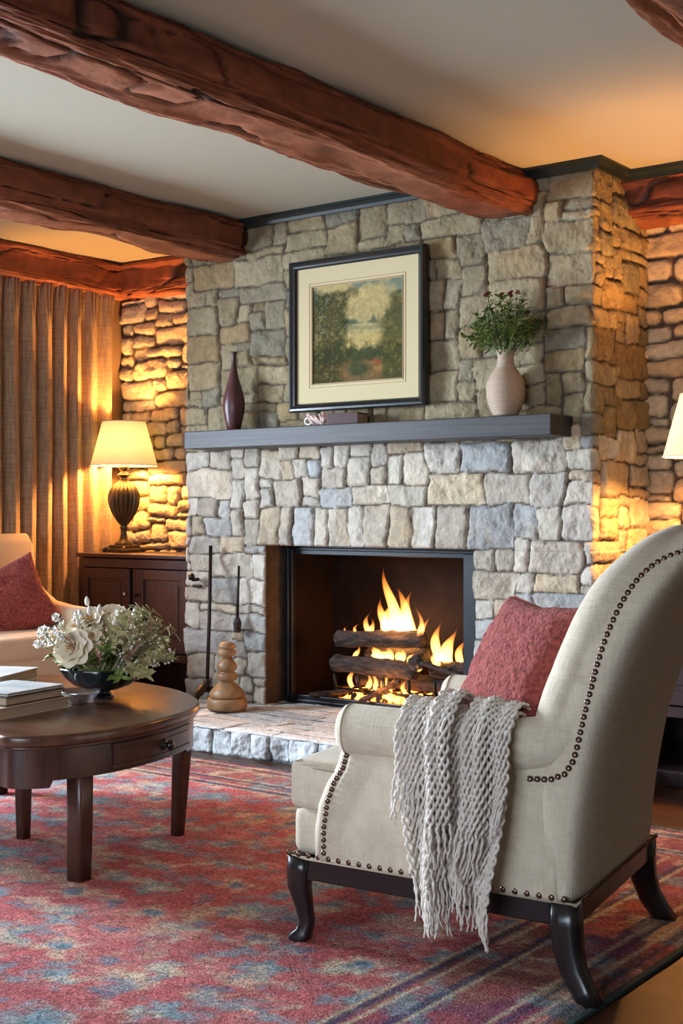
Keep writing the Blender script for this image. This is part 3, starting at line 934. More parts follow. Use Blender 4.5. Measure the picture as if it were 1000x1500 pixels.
log((-3.98, 5.50, .36), (-3.55, 5.52, .375), .045, 3, 'charred log behind the front logs, below the tallest flame')
log((-4.00, 5.44, .255), (-3.42, 5.42, .255), .038, 4, 'lowest charred log resting on the grate bars')
log((-3.62, 5.52, .40), (-3.52, 5.26, .375), .040, 5, 'short charred log with its end pointing out of the fire')
log((-3.52, 5.38, .33), (-3.20, 5.44, .345), .036, 6, 'charred log sticking out on the pillow side of the fire')
log((-4.16, 5.24, .170), (-3.95, 5.36, .20), .012, 7, 'thin charred stick lying on the ash before the grate', 'stick')
log((-3.83, 5.22, .165), (-3.66, 5.34, .27), .013, 8, 'thin charred stick leaning against the front of the grate', 'stick')
log((-3.50, 5.27, .38), (-3.28, 5.30, .325), .010, 9, 'pale burning stick poking out beside the log end', 'stick')

fire = empty('fire', (-3.75, 5.44, 0.20), 0, 'orange fire burning among the stacked logs', 'fire')
def flame(x, y, z0, z1, r, seed, lean=0.0, flat=0.5):
    rg = random.Random(seed)
    n = 18; pts = []; rad = []
    ph = rg.uniform(0, 6)
    h = z1 - z0
    for i in range(n):
        t = i / (n - 1)
        pts.append((x + 3.75 + lean * t * t + 0.10 * h * math.sin(t * 5 + ph) * t, y - 5.44 + 0.02 * math.sin(t * 4 + ph), z0 - 0.2 + h * t))
        rad.append(max(0.0012, r * (math.sin(PI * min(1, (t * 0.9 + 0.13)) ** 0.75) ** 0.9) * (1 - t) ** 0.45 * (1 + .14 * math.sin(9 * t + ph))))
    MB().tube(pts, rad, 14, sx=1).build('flame', M['flame'], fire)
for a in ((-3.775, 5.44, .43, .845, .046, 1, -.02), (-3.745, 5.46, .43, .74, .055, 2, .01), (-3.80, 5.45, .43, .70, .040, 17, .01), (-3.83, 5.46, .44, .68, .040, 3, -.02), (-3.685, 5.44, .44, .73, .036, 4, .05),
          (-3.60, 5.44, .44, .60, .020, 5, .02), (-3.645, 5.47, .44, .64, .022, 15, .0), (-3.90, 5.42, .46, .57, .022, 6, -.01), (-3.97, 5.38, .470, .545, .012, 7, .05), (-4.03, 5.37, .470, .525, .009, 8, .04),
          (-3.50, 5.44, .36, .58, .032, 9, -.01), (-3.43, 5.42, .35, .55, .038, 10, .02), (-3.38, 5.45, .34, .50, .026, 11, .02), (-3.46, 5.36, .36, .44, .025, 12, 0),
          (-3.98, 5.40, .36, .43, .013, 20, .015), (-3.86, 5.40, .365, .43, .034, 21, .02), (-3.78, 5.39, .365, .43, .036, 22, 0), (-3.70, 5.39, .37, .425, .030, 23, .01), (-3.60, 5.36, .36, .42, .026, 24, 0),
          (-3.97, 5.36, .215, .325, .017, 30, .01), (-3.88, 5.36, .21, .31, .016, 31, .02), (-3.84, 5.36, .21, .33, .014, 32, -.01), (-3.76, 5.36, .21, .32, .020, 33, .01), (-3.72, 5.36, .21, .29, .013, 38, -.01), (-3.64, 5.35, .21, .29, .014, 34, 0),
          (-3.52, 5.30, .34, .41, .022, 35, .0), (-3.93, 5.44, .45, .60, .022, 36, .02)):
    flame(*a)
em = empty('ember_bed', (-3.74, 5.42, 0.16), 0)
em.name = 'ember_bed'
bpy.data.objects.remove(em)
A, B_ = np.meshgrid(np.linspace(-.30, .30, 60), np.linspace(-.12, .12, 26), indexing='ij')
ed = np.minimum(1, (1 - (A / .3) ** 2) * (1 - (B_ / .12) ** 2) * 2.2)
e_ = link('ember_bed', grid_mesh(np.stack([A, B_, -0.02 + ed * (0.05 + 0.02 * fbm(A * 30, B_ * 30, 0, 5, 3))], -1)), M['ember'], None, (-3.75, 5.42, 0.17))
tag(e_, 'glowing orange embers heaped under the iron grate', 'embers', kind='stuff')
point('fire_light', (-3.72, 5.38, 0.56), FIRE_POW * 0.6, (1.0, 0.42, 0.12), 0.07)
point('ember_light', (-3.72, 5.26, 0.24), 1.2, (1.0, 0.38, 0.10), 0.06)

# ------------------------------------------------------------ fire irons at the chimney
HT = 0.125
po = empty('fire_poker', (-4.57, 4.93, HT), 0, 'tall black iron fire poker with hooked foot leaning on the chimney', 'poker')
MB().tube([(0, 0, 0.06), (-.03, 0.05, 0.42), (-.080, 0.115, 0.80)], 0.010, 8).build('shaft', M['iron'], po)
MB().tube([(0.0, 0.0, 0.10), (.01, -.04, .085), (.02, -.10, .055), (.03, -.14, .0)], [.018, .024, .020, .016], 8).tube([(0, 0, .09), (.03, -.01, .085), (.05, -.02, .05), (.03, -.03, .03)], [.012, .012, .010, .006], 8).build('hooked_foot', M['iron'], po)
MB().lathe([(0, -.012), (.018, -.008), (.022, .0), (.018, .012), (0, .02)], 14, (0.0, 0.0, .11)).build('collar', M['iron'], po)
MB().tube([(.030, -.148, .0), (.024, -.125, .045)], [.018, .014], 10).build('ferrule', M['steel'], po)['label'] = 'bright steel ferrule'
sh = empty('hearth_brush', (-4.475, 5.055, HT + .36), 0, 'short black hearth brush hanging flat against the chimney stones', 'hearth brush')
MB().tube([(0, 0, .06), (.0, .012, .34)], [.008, .006], 8).build('handle', M['iron'], sh)
MB().tube([(0, 0, .08), (0, 0, .05), (0.0, 0, 0)], [.009, .022, .017], 10).build('bristles', M['log'], sh)
hk = empty('wall_hook', (-4.78, 5.07, HT + .62), 0, 'small dark metal hook fixed to the chimney near the cabinet', 'hook')
MB().box((0, 0.01, -.035), (.06, .012, .016), .004).build('back_plate', M['iron'], hk)
MB().tube([(0, .02, 0), (0, -.02, .0), (0.002, -.035, .02)], [.010, .010, .012], 8).tube([(0, -.03, .0), (0, -.032, .022), (0, -.03, .035)], [.016, .018, .006], 10).build('peg', M['iron'], hk)
tb = empty('turned_candlestick', (-4.37, 4.86, HT), 0, 'brown turned wooden post with bulbous rings standing on the hearth', 'candlestick')
tb.scale = (1.0, 1.0, 1.0)
MB().lathe([(0, 0), (.092, .0), (.100, .012), (.100, .045), (.094, .058), (.0, .058)], 36).build('foot', M['turned_wood'], tb)
MB().lathe([(.07, .058), (.088, .062), (.086, .085), (.07, .105), (.052, .122), (.036, .135), (.030, .142), (.045, .146), (.05, .155), (.052, .17), (.046, .18), (.032, .186), (.040, .192), (.05, .205), (.048, .222), (.034, .242), (.026, .252), (.0, .252)], 36).build('shaft', M['turned_wood'], tb)
MB().lathe([(.0, .252), (.024, .252), (.026, .262), (.04, .268), (.046, .280), (.042, .292), (.030, .297), (.036, .300), (.043, .310), (.040, .322), (.025, .332), (0, .335)], 36).build('cap', M['turned_wood'], tb)

# ------------------------------------------------------------ framed painting
fx0, fx1, fz0, fz1 = -4.125, -3.325, 1.59, 2.33
fw, fh = fx1 - fx0, fz1 - fz0
pic = empty('framed_painting', ((fx0 + fx1) / 2, 5.075, fz0), 0, 'black framed woodland landscape painting with wide cream mat hung above the mantel', 'painting')
prof = [(0, 0.0), (0, -.030), (.006, -.040), (.016, -.042), (.026, -.034), (.034, -.030), (.040, -.022), (.040, 0.0)]
V = []; F = []
corners = [(-fw / 2, 0, 1, 1), (fw / 2, 0, -1, 1), (fw / 2, fh, -1, -1), (-fw / 2, fh, 1, -1)]
for cx, cz, sx_, sz_ in corners:
    for a, y in prof: V.append((cx + sx_ * a, y, cz + sz_ * a))
k = len(prof)
for i in range(4):
    for j in range(k - 1):
        a = i * k + j; b = ((i + 1) % 4) * k + j
        F.append((a, a + 1, b + 1, b))
MB().add(V, F, False).box((0, 0.003, fh / 2), (fw - .01, .006, fh - .01)).build('frame', M['frame_black'], pic)
mbd = MB()
i0 = 0.038; i1 = 0.135
for (x0, x1, z0, z1) in ((-fw / 2 + i0, fw / 2 - i0, i0, i1), (-fw / 2 + i0, fw / 2 - i0, fh - i1, fh - i0), (-fw / 2 + i0, -fw / 2 + i1, i1, fh - i1), (fw / 2 - i1, fw / 2 - i0, i1, fh - i1)):
    mbd.box(((x0 + x1) / 2, -.013, (z0 + z1) / 2), (x1 - x0, .004, z1 - z0))
mbd.build('mat_board', M['mat_board'], pic)
ml = MB()
for ins, w, y in ((i1 - .006, .004, -.0165), (i1 - .020, .0018, -.0158)):
    for (x0, x1, z0, z1) in ((-fw / 2 + ins, fw / 2 - ins, ins, ins + w), (-fw / 2 + ins, fw / 2 - ins, fh - ins - w, fh - ins), (-fw / 2 + ins, -fw / 2 + ins + w, ins, fh - ins), (fw / 2 - ins - w, fw / 2 - ins, ins, fh - ins)):
        ml.box(((x0 + x1) / 2, y, (z0 + z1) / 2), (x1 - x0, .002, z1 - z0))
ml.build('gilt_fillet', M['mat_line'], pic)
nw, nh = 230, 210
a, b = np.meshgrid(np.linspace(0, 1, nw), np.linspace(0, 1, nh), indexing='ij')    # a: left to right, b: bottom to top
def mixc(c, d, m_): return c * (1 - m_[..., None]) + np.array(d) * m_[..., None]
n5 = fbm(a * 7, b * 7, 0, 5, 5, .6); n9 = fbm(a * 22, b * 22, 0, 9, 4, .65); n3 = fbm(a * 3, b * 3, 0, 13, 4)
C = np.zeros(a.shape + (3,)); C[:] = (.50, .44, .25)
C = mixc(C, (.20, .26, .24), sstep(-0.05, .25, n3 + (b - .72) * .9 + (a - .6) * .5))
C = mixc(C, (.26, .29, .22), sstep(.66, .58, b) * .5)
C = mixc(C, (.13, .18, .15), sstep(.66, .60, b + n5 * .10 + np.abs(a - .42) * .55))       # far trees
C = mixc(C, (.15, .18, .13), sstep(.635, .60, b + n9 * .03 + np.abs(a - .68) * 1.1 - .02))
C = mixc(C, (.46, .42, .26), sstep(.585, .565, b + n5 * .02))                              # meadow
C = mixc(C, (.24, .25, .15), sstep(.03, .01, np.abs(b - .535 + (a - .6) * .08)) * .6)
C = mixc(C, (.52, .43, .20), sstep(.50, .46, b + n5 * .03) * .8)
C = mixc(C, (.06, .075, .04), sstep(.42, .34, b + n5 * .08 + n9 * .05))                      # bushes
C = mixc(C, (.24, .135, .065), sstep(.25, .17, b + n5 * .07))                                # ground
C = mixc(C, (.36, .22, .11), sstep(.1, .4, fbm(a * 5, b * 16, 0, 21, 4)) * sstep(.24, .15, b) * .7)
C = mixc(C, (.07, .085, .045), sstep(.16, .05, np.hypot((a - .50) * .7, (b - .13) * 1.3) + n5 * .03))
C = mixc(C, (.34, .08, .045), sstep(.02, .0, np.hypot((a - .73) * .35, (b - .185) * 1.5) + n9 * .045) * .8)
C = mixc(C, (.12, .11, .07), sstep(.10, .02, b + n5 * .03) * .6)
tree = sstep(.45, .31, a + n5 * .13 + n9 * .06 - .10 * sstep(.75, .95, b)) * sstep(.97, .90, b + n9 * .06)
tree = tree * (0.6 + .4 * sstep(-.3, .1, n9))
C = mixc(C, (.040, .050, .022), tree * .95)
C = mixc(C, (.15, .14, .06), tree * sstep(.1, .4, n9) * .7)
trunk = sstep(.018, .008, np.abs(a - .22 - .03 * np.sin(b * 9))) * sstep(.25, .3, b) * sstep(.9, .8, b)
C = mixc(C, (.10, .075, .045), trunk * .8)
tr2 = sstep(.72, .82, a + n5 * .10 + n9 * .05 - .10 * sstep(.55, .9, b)) * sstep(.90, .82, b + n9 * .05)
C = mixc(C, (.07, .08, .035), tr2 * .9)
C = mixc(C, (.17, .16, .06), tr2 * sstep(.05, .35, n9) * .7)
C = C * (1 + .25 * n9[..., None]) * np.array([.92, .82, .62])
Pp = np.stack([-fw / 2 + i1 - .004 + a * (fw - 2 * i1 + .008), np.full(a.shape, -.0095), i1 - .004 + b * (fh - 2 * i1 + .008)], -1)
link('canvas', grid_mesh(Pp, np.clip(C, .01, .9) * 0.9), M['paint'], pic)

# ------------------------------------------------------------ ornaments on the mantel
vp = MB().lathe([(0, 0), (.030, 0), (.034, .004), (.045, .05), (.055, .10), (.057, .13), (.053, .165), (.040, .215), (.026, .265), (.016, .310), (.012, .345), (.012, .380), (.017, .392), (.018, .398), (.011, .400), (.008, .38), (.0, .37)], 40).build('bottle_vase', M['vase_plum'], loc=(-4.45, 5.0, MZ))
tag(vp, 'tall slender plum brown bottle vase at the cabinet end of the mantel', 'vase')
pr = [(0, 0), (.048, 0), (.052, .006)]
key = [(.054, .006), (.070, .04), (.083, .085), (.086, .12), (.080, .155), (.062, .19), (.043, .215), (.036, .235), (.035, .265), (.041, .290)]
zz = np.linspace(.006, .290, 130)
rr = np.interp(zz, [k_[1] for k_ in key], [k_[0] for k_ in key])
for _ in range(6): rr[1:-1] = (rr[:-2] + rr[1:-1] * 2 + rr[2:]) / 4
rr = rr + .0013 * np.sin(zz * 2 * PI / .0095)
pr += list(zip(rr, zz)) + [(.034, .290), (.030, .26), (.03, .2), (0, .18)]
vw = MB().lathe(pr, 48).build('ribbed_vase', M['vase_white'], loc=(-2.875, 5.0, MZ))
tag(vw, 'pale ribbed round-bellied vase holding greenery on the mantel', 'vase')
bk_ = empty('small_book', (-3.73, 5.0, MZ), math.radians(8), 'small dark red book lying under the painting on the mantel', 'book')
MB().box((0, 0, .0275), (.155, .105, .055 - .012), .002).build('pages', M['page'], bk_)
MB().box((0, 0, .003), (.165, .112, .006), .002).box((0, 0, .052), (.165, .112, .006), .002).box((0, -.053, .0275), (.165, .006, .05), .002).build('cover', M['cover_dark'], bk_)
bw = MB()
rg = random.Random(12)
for k in range(9):
    ph = rg.uniform(0, 6); a0 = rg.uniform(.025, .045); h0 = rg.uniform(.018, .045)
    pts = [(-.0 + rg.uniform(-.002, .002) + a0 * 1.35 * math.cos(t * 2 * PI + ph), .022 * math.sin(t * 4 * PI + ph), h0 + .015 * math.sin(t * 6 * PI + ph * 2)) for t in np.linspace(0, 1, 40)]
    bw.tube(pts, .0062, 7)
cn = bw.build('cord_knot', M['cord'], loc=(-3.88, 4.965, MZ + .002))
cn.data.transform(Matrix.Scale(1.0, 4))
tag(cn, 'pale pink twisted cord knot beside the small red book', 'ornament')
lp = MB().tube([(-.06 + .022 * math.cos(t), 0.0, .022 + .016 * math.sin(t)) for t in np.linspace(0, 2 * PI, 20)], .005, 7)
lp.build('loop', M['bud_white'], cn)['label'] = 'white cord loop'

# ------------------------------------------------------------ leaves, sprigs and flowers
def leaf(mb, base, d, L, w, curl=0.3, up=Vector((0, 0, 1))):
    d = Vector(d).normalized()
    s_ = d.cross(up)
    if s_.length < 1e-3: s_ = Vector((1, 0, 0))
    s_.normalize(); n = s_.cross(d)
    vs = []
    for t, ww in ((0, .08), (.3, .85), (.6, 1), (.85, .55), (1, .05)):
        c = Vector(base) + d * L * t - n * curl * L * t * t
        for q in (-1, 0, 1): vs.append(c + s_ * q * w * ww / 2 + n * (0.12 * w if q else 0))
    fs = []
    for i in range(4):
        for j in range(2):
            a = i * 3 + j; fs.append((a, a + 1, a + 4, a + 3))
    mb.add(vs, fs, True)

def stem_pts(L, lean, rg, n=9):
    wob = rg.uniform(-.1, .1)
    return [Vector((lean * L * (i / (n - 1)) ** 1.4, wob * L * math.sin(3 * i / (n - 1)) * .3, L * (i / (n - 1)) * (1 - .25 * abs(lean) * (i / (n - 1))))) for i in range(n)]

def sprig(name, L, lean, seed, kind, m_leaf, m_stem, m_tip=None):
    rg = random.Random(seed)
    pts = stem_pts(L, lean, rg)
    st = MB().tube(pts, [0.0022 * (1 - .6 * i / 8) for i in range(9)], 5)
    root = st.build(name, m_stem)
    lf = MB(); tip = MB()
    def at(t):
        f = t * 8; i = min(7, int(f)); return pts[i].lerp(pts[i + 1], f - i)
    if kind == 'leafy':
        for k in range(20):
            t = .42 + .58 * k / 20; a = rg.uniform(0, 2 * PI)
            leaf(lf, at(t), (math.cos(a), math.sin(a), rg.uniform(.1, .9)), rg.uniform(.025, .042), rg.uniform(.011, .018), .2)
    elif kind == 'fine':
        for k in range(30):
            t = .35 + .65 * k / 30; a = rg.uniform(0, 2 * PI)
            leaf(lf, at(t), (math.cos(a) * .6, math.sin(a) * .6, rg.uniform(.5, 1)), rg.uniform(.02, .035), .005, .1)
            if k % 3 == 0:
                q = at(t) + Vector((math.cos(a), math.sin(a), .8)) * .018
                tip.lathe([(0, -.004), (.004, -.001), (.0042, .002), (0, .006)], 6, q[:])
    elif kind == 'bud':
        for k in range(7):
            t = .35 + .5 * k / 7; a = rg.uniform(0, 2 * PI)
            leaf(lf, at(t), (math.cos(a), math.sin(a), rg.uniform(.3, .9)), rg.uniform(.03, .045), .011, .25)
        q = pts[-1]
        tip.lathe([(0, -.014), (.006, -.010), (.009, .0), (.0075, .010), (.003, .020), (0, .023)], 12, q[:])
    elif kind == 'plume':
        for k in range(34):
            t = .45 + .55 * k / 34; a = rg.uniform(0, 2 * PI)
            q = at(t); d = Vector((math.cos(a) * .6, math.sin(a) * .6, 1))
            leaf(lf, q, d, .02, .008, .1)
    lf.build('leaves', m_leaf, root)['kind'] = 'stuff'
    if tip.v: tip.build('buds', m_tip or M['bud_white'], root)['kind'] = 'stuff'
    return root
def cluster_flower(name, seed, L, lean, m_bl, m_leaf, n=16, rad=.02):
    rg = random.Random(seed)
    pts = stem_pts(L, lean, rg)
    root = MB().tube(pts, .0022, 5).build(name, M['green_pale'])
    lf = MB()
    for k in range(8):
        a = rg.uniform(0, 2 * PI); t = rg.randint(3, 7)
        leaf(lf, pts[t], (math.cos(a), math.sin(a), .5), .035, .012, .2)
    lf.build('leaves', m_leaf, root)['kind'] = 'stuff'
    bl = MB()
    for k in range(n):
        q = pts[-1] + Vector((rg.gauss(0, 1), rg.gauss(0, 1), rg.gauss(0, 1))).normalized() * rad * rg.uniform(.4, 1)
        for j in range(4):
            a = rg.uniform(0, 2 * PI)
            leaf(bl, q, (math.cos(a), math.sin(a), rg.uniform(-.1, .9)), .013, .010, .0)
    bl.build('blossom', m_bl, root)['kind'] = 'stuff'
    return root
def aim(o, base, direction, roll=0.0, scale=1.0):
    q = Vector(direction).normalized().to_track_quat('Z', 'Y')
    from mathutils import Quaternion
    o.rotation_mode = 'QUATERNION'
    o.rotation_quaternion = q @ Quaternion((0, 0, 1), roll)
    o.location = base; o.scale = (scale,) * 3

# greenery in the mantel vase
protos = [sprig('greenery_sprig', .25, .25, 1, 'leafy', M['green'], M['green']), sprig('greenery_sprig', .22, .45, 2, 'leafy', M['green'], M['green']),
          sprig('yellow_bud_sprig', .27, .2, 3, 'fine', M['green'], M['green'], M['yellow_green']), cluster_flower('dark_red_flower', 4, .30, .1, M['berry'], M['green'], 7, .012)]
rg = random.Random(21)
used = set()
for k in range(50):
    if k < 34: i = k % 2; lab = ('dark green leafy sprig in the pale ribbed mantel vase', 'greenery', 'leafy sprigs in the mantel vase')
    elif k < 44: i = 2; lab = ('sprig with small yellow buds in the pale ribbed mantel vase', 'greenery', 'yellow budded sprigs in the mantel vase')
    else: i = 3; lab = ('dark red flower rising from the pale ribbed mantel vase', 'flower', 'dark red flowers in the mantel vase')
    o = protos[i] if i not in used else copy_tree(protos[i])
    used.add(i)
    az = rg.uniform(0, 2 * PI); ti = rg.uniform(0.05, .98) if i < 2 else rg.uniform(0, .55)
    if i == 3: ti = rg.uniform(0, .28)
    d = (math.sin(ti) * math.cos(az), math.sin(ti) * math.sin(az) * .7 - .05, math.cos(ti))
    aim(o, (-2.875 + .012 * math.cos(az), 5.0 + .012 * math.sin(az), MZ + .245), d, rg.uniform(0, 6), rg.uniform(.85, 1.15) if i != 3 else 1.0)
    tag(o, *lab)

# ------------------------------------------------------------ curtain
def curtain(name, y0, y1, label):
    zb, zt = 0.03, 2.42
    Ys = np.linspace(y0, y1, 520); Zs = np.linspace(zb, zt, 150)
    Y, Z = np.meshgrid(Ys, Zs, indexing='ij')
    ztn = (Z - zb) / (zt - zb)
    ph = (Y - y0) / 0.118 * 2 * PI + 1.2 * fbm(Y * 3, Z * .45, 0, 5, 2) + 0.6 * fbm(Y * 7, Z * .8, 0, 8, 2)
    body = np.sin(ph) + 0.28 * np.sin(2 * ph + 1) 
    amp = 0.028 * (1 - .55 * sstep(.90, 1.0, ztn)) * (1 + .25 * fbm(Y * 4, Z, 0, 9, 2))
    fine = np.sin(Y / .026 * 2 * PI) * 0.008 * sstep(.88, .96, ztn)
    top = sstep(.955, .99, ztn)
    X = XL + 0.072 + body * amp + fine * (1 + top)
    P = np.stack([X, Y, Z], -1)
    return tag(link(name, grid_mesh(P), M['curtain']), label, 'curtain')
cu = curtain('curtain', 3.90, 5.52, 'floor-length speckled brown pleated curtain hanging beside the cabinet lamp')
mdc = cu.modifiers.new('t', 'SOLIDIFY'); mdc.thickness = 0.003
cr = MB().tube([(XL + .07, 0.2, 2.435), (XL + .07, 5.53, 2.435)], .010, 10).build('curtain_rail', M['bronze'])
tag(cr, 'slim metal rail under the wall beam carrying the brown curtain', 'curtain rail')

# ------------------------------------------------------------ side cabinets
def cabinet(x0, x1, yf, yb, H, label):
    w = x1 - x0; dpt = yb - yf
    root = empty('side_cabinet', ((x0 + x1) / 2, (yf + yb) / 2, 0), 0, label, 'cabinet')
    b = MB(); t = .022
    b.box((-w / 2 + t / 2, 0, H / 2 - .01), (t, dpt, H - .03), .002).box((w / 2 - t / 2, 0, H / 2 - .01), (t, dpt, H - .03), .002)
    b.box((0, dpt / 2 - .006, H / 2), (w - .02, .012, H - .06))
    b.box((0, 0, .30), (w - 2 * t, dpt - .01, .045), .003)
    b.box((0, 0, .05), (w - 2 * t, dpt - .01, .03), .002)
    b.box((0, -dpt / 2 + .012, .03), (w - .01, .024, .06), .003)
    b.box((0, -dpt / 2 + .010, H - .055), (w, .02, .05), .002)
    b.box((0, -dpt / 2 + .010, .55), (.035, .018, .46), .002)
    b.box((-w / 2 + .02, -dpt / 2 + .008, H / 2 - .01), (.04, .02, H - .03), .002).box((w / 2 - .02, -dpt / 2 + .008, H / 2 - .01), (.04, .02, H - .03), .002)
    b.build('body', M['cabinet'], root)
    MB().box((0, -.008, H - .012), (w + .025, dpt + .02, .024), .006, 3).build('top', M['cabinet'], root)
    for s in (-1, 1):
        dw = w / 2 - .04 - .02; dc = s * (w / 4 - .002)
        z0, z1 = .33, H - .085
        d = MB(); f = .055; y = -dpt / 2 - .006
        zc = (z0 + z1) / 2; hh = z1 - z0
        d.box((dc - dw / 2 + f / 2, y, zc), (f, .020, hh), .003).box((dc + dw / 2 - f / 2, y, zc), (f, .020, hh), .003)
        d.box((dc, y, z1 - f / 2), (dw - 2 * f, .020, f), .003).box((dc, y, z0 + f / 2), (dw - 2 * f, .020, f), .003)
        d.box((dc, y + .006, zc), (dw - 2 * f, .006, hh - 2 * f))
        d.box((dc, y + .002, zc), (dw - 2 * f - .05, .010, hh - 2 * f - .05), .004)
        do = d.build('door', M['cabinet'], root)
        kx = -.045 if s < 0 else .045
        MB().lathe([(0, 0), (.006, 0), (.005, .012), (.012, .018), (.013, .024), (0, .03)], 14).build('knob', M['steel'] if s < 0 else M['knob'], do, loc=(kx, -dpt / 2 - .015, .64), rot=(PI / 2, 0, 0))
    return root
cabinet(-5.815, -4.905, 5.19, 5.605, .865, 'dark wooden two-door cabinet with lower shelf between curtain and chimney')
cabinet(-2.36, -1.30, 5.00, 5.56, .82, 'dark wooden cabinet behind the wing armchair against the stone wall')

# ------------------------------------------------------------ table lamps
def table_lamp(x, y, z, label, first=None):
    if first is not None:
        r = copy_tree(first); r.location = (x, y, z); r['label'] = label
    else:
        r = empty('table_lamp', (x, y, z), 0, label, 'lamp', 'matching urn table lamps')
        b = MB().box((0, 0, .012), (.155, .155, .024), .006, 2).box((0, 0, .033), (.125, .125, .02), .006, 2)
        for sx_ in (-1, 1):
            for sy_ in (-1, 1): b.tube([(sx_ * .058, sy_ * .058, .028), (sx_ * .076, sy_ * .076, .02), (sx_ * .086, sy_ * .086, .004)], [.012, .011, .014], 8)
        b.build('base', M['bronze'], r)
        MB().lathe([(.055, .043), (.050, .055), (.030, .066), (.022, .085), (.016, .115), (.018, .135), (.026, .142), (.018, .150), (.022, .160), (.030, .165)], 36).build('pedestal', M['bronze'], r)
        u = [(.024, .160), (.045, .185), (.070, .225), (.088, .268), (.095, .305), (.094, .335), (.083, .368), (.060, .395), (.035, .412), (.026, .420)]
        zz = np.linspace(.16, .42, 40); rr = np.interp(zz, [q[1] for q in u], [q[0] for q in u])
        for _ in range(3): rr[1:-1] = (rr[:-2] + rr[1:-1] * 2 + rr[2:]) / 4
        MB().lathe(list(zip(rr, zz)), 144, flute=20, amp=.26, rng_=(.165, .415)).build('urn', M['bronze'], r)
        MB().lathe([(.026, .418), (.022, .430), (.024, .440), (.038, .448), (.040, .454), (.026, .462), (.018, .470), (.022, .480), (.034, .492), (.036, .500), (.020, .506), (.012, .512), (.010, .545), (.012, .560), (0, .560)], 32).build('neck', M['bronze'], r)
        MB().lathe([(0, .56), (.012, .56), (.016, .575), (.030, .605), (.033, .630), (.026, .655), (.010, .668), (0, .670)], 20).build('bulb', M['bulb'], r)
        sh_ = MB().lathe([(.195, .505), (.125, .765)], 64)
        sh_.f = [f for f in sh_.f if len(f) == 4]; sh_.sm = sh_.sm[:len(sh_.f)]
        so = sh_.build('lamp_shade', M['shade'], r)
        for rad, zz_ in ((.1955, .507), (.1255, .763)):
            MB().tube([(rad * math.cos(a), rad * math.sin(a), zz_) for a in np.linspace(0, 2 * PI, 65)], .0028, 6, caps=False).build('shade_trim', M['linen_plain'], so)
        sp = MB()
        for a in (0, 2 * PI / 3, 4 * PI / 3): sp.tube([(.01 * math.cos(a), .01 * math.sin(a), .745), (.126 * math.cos(a), .126 * math.sin(a), .757)], .002, 5)
        sp.tube([(.045, 0, .56), (.05, 0, .65), (.0, 0, .745)], .002, 5).tube([(-.045, 0, .56), (-.05, 0, .65), (.0, 0, .745)], .002, 5)
        sp.build('harp', M['bronze'], r)
    return r
lampA = table_lamp(-5.665, 5.40, .865, 'lit table lamp with fluted bronze urn beside the curtain')
lampB = table_lamp(-2.035, 5.215, .82, 'lit table lamp behind the wing armchair, its cream shade cut by the frame', lampA)

# ------------------------------------------------------------ wing armchair
ACX, ACY = -1.81, 2.97
ac = empty('wing_armchair', (ACX, ACY, 0), math.radians(4.0), 'beige linen wing armchair with bronze nailhead trim and black legs', 'armchair')
def rsec(z, fx_, rx, w, n=4.5, wing=0.0, m_=72):
    cx = (fx_ + rx) / 2; ax = (rx - fx_) / 2
    out = []
    for k in range(m_):
        th = 2 * PI * k / m_
        c, s_ = math.cos(th), math.sin(th)
        x = cx + ax * math.copysign(abs(c) ** (2 / n), c); y = w * math.copysign(abs(s_) ** (2 / n), s_)
        if x < cx: x += wing * (1 - min(1, (abs(y) / w)) ** 2.5) * (cx - x) / ax
        out.append((x, y, z))
    return out
Zk = [.225, .24, .35, .45, .55, .60, .68, .75, .82, .90, .96, 1.0, 1.03, 1.05, 1.062]
FX = [.30, .295, .285, .285, .295, .300, .325, .355, .385, .425, .458, .490, .520, .550, .585]
RX = [.405, .415, .425, .440, .460, .472, .500, .527, .555, .593, .627, .650, .667, .675, .668]
WW = [.372, .378, .385, .388, .390, .390, .388, .383, .376, .352, .318, .275, .222, .160, .075]
zq = np.concatenate([np.linspace(.225, .24, 3), np.linspace(.25, .98, 50), np.linspace(.99, 1.062, 16)])
fxq = np.interp(zq, Zk, FX); rxq = np.interp(zq, Zk, RX)
wq = np.interp(zq, Zk, WW)
def sm(a, it=4):
    a = a.copy()
    for _ in range(it): a[1:-1] = (a[:-2] + 2 * a[1:-1] + a[2:]) / 4
    return a
fxq, rxq = sm(fxq), sm(rxq)
# shoulders: superellipse arch
zs0, zs1 = .74, 1.065
wq = np.where(zq > zs0, .388 * (1 - np.clip((zq - zs0) / (zs1 - zs0), 0, 1) ** 2.6) ** (1 / 2.3), wq)
def backsec(z):
    return float(np.interp(z, zq, fxq)), float(np.interp(z, zq, rxq)), float(np.interp(z, zq, wq))
rows = [rsec(zq[i], fxq[i], rxq[i], max(.01, wq[i]), 4.2, wing=.075 * sstep(.40, .50, zq[i]) * (1 - sstep(.93, 1.06, zq[i]) * .8)) for i in range(len(zq))]
b = MB(); n_ = 72
b.v = [p for r_ in rows for p in r_]
for i in range(len(rows) - 1):
    for k in range(n_): b.f.append((i * n_ + k, i * n_ + (k + 1) % n_, (i + 1) * n_ + (k + 1) % n_, (i + 1) * n_ + k))
b.f.append(tuple(range(n_ - 1, -1, -1))); b.f.append(tuple((len(rows) - 1) * n_ + k for k in range(n_)))
b.sm = [True] * len(b.f)
b.build('backrest', M['linen'], ac)
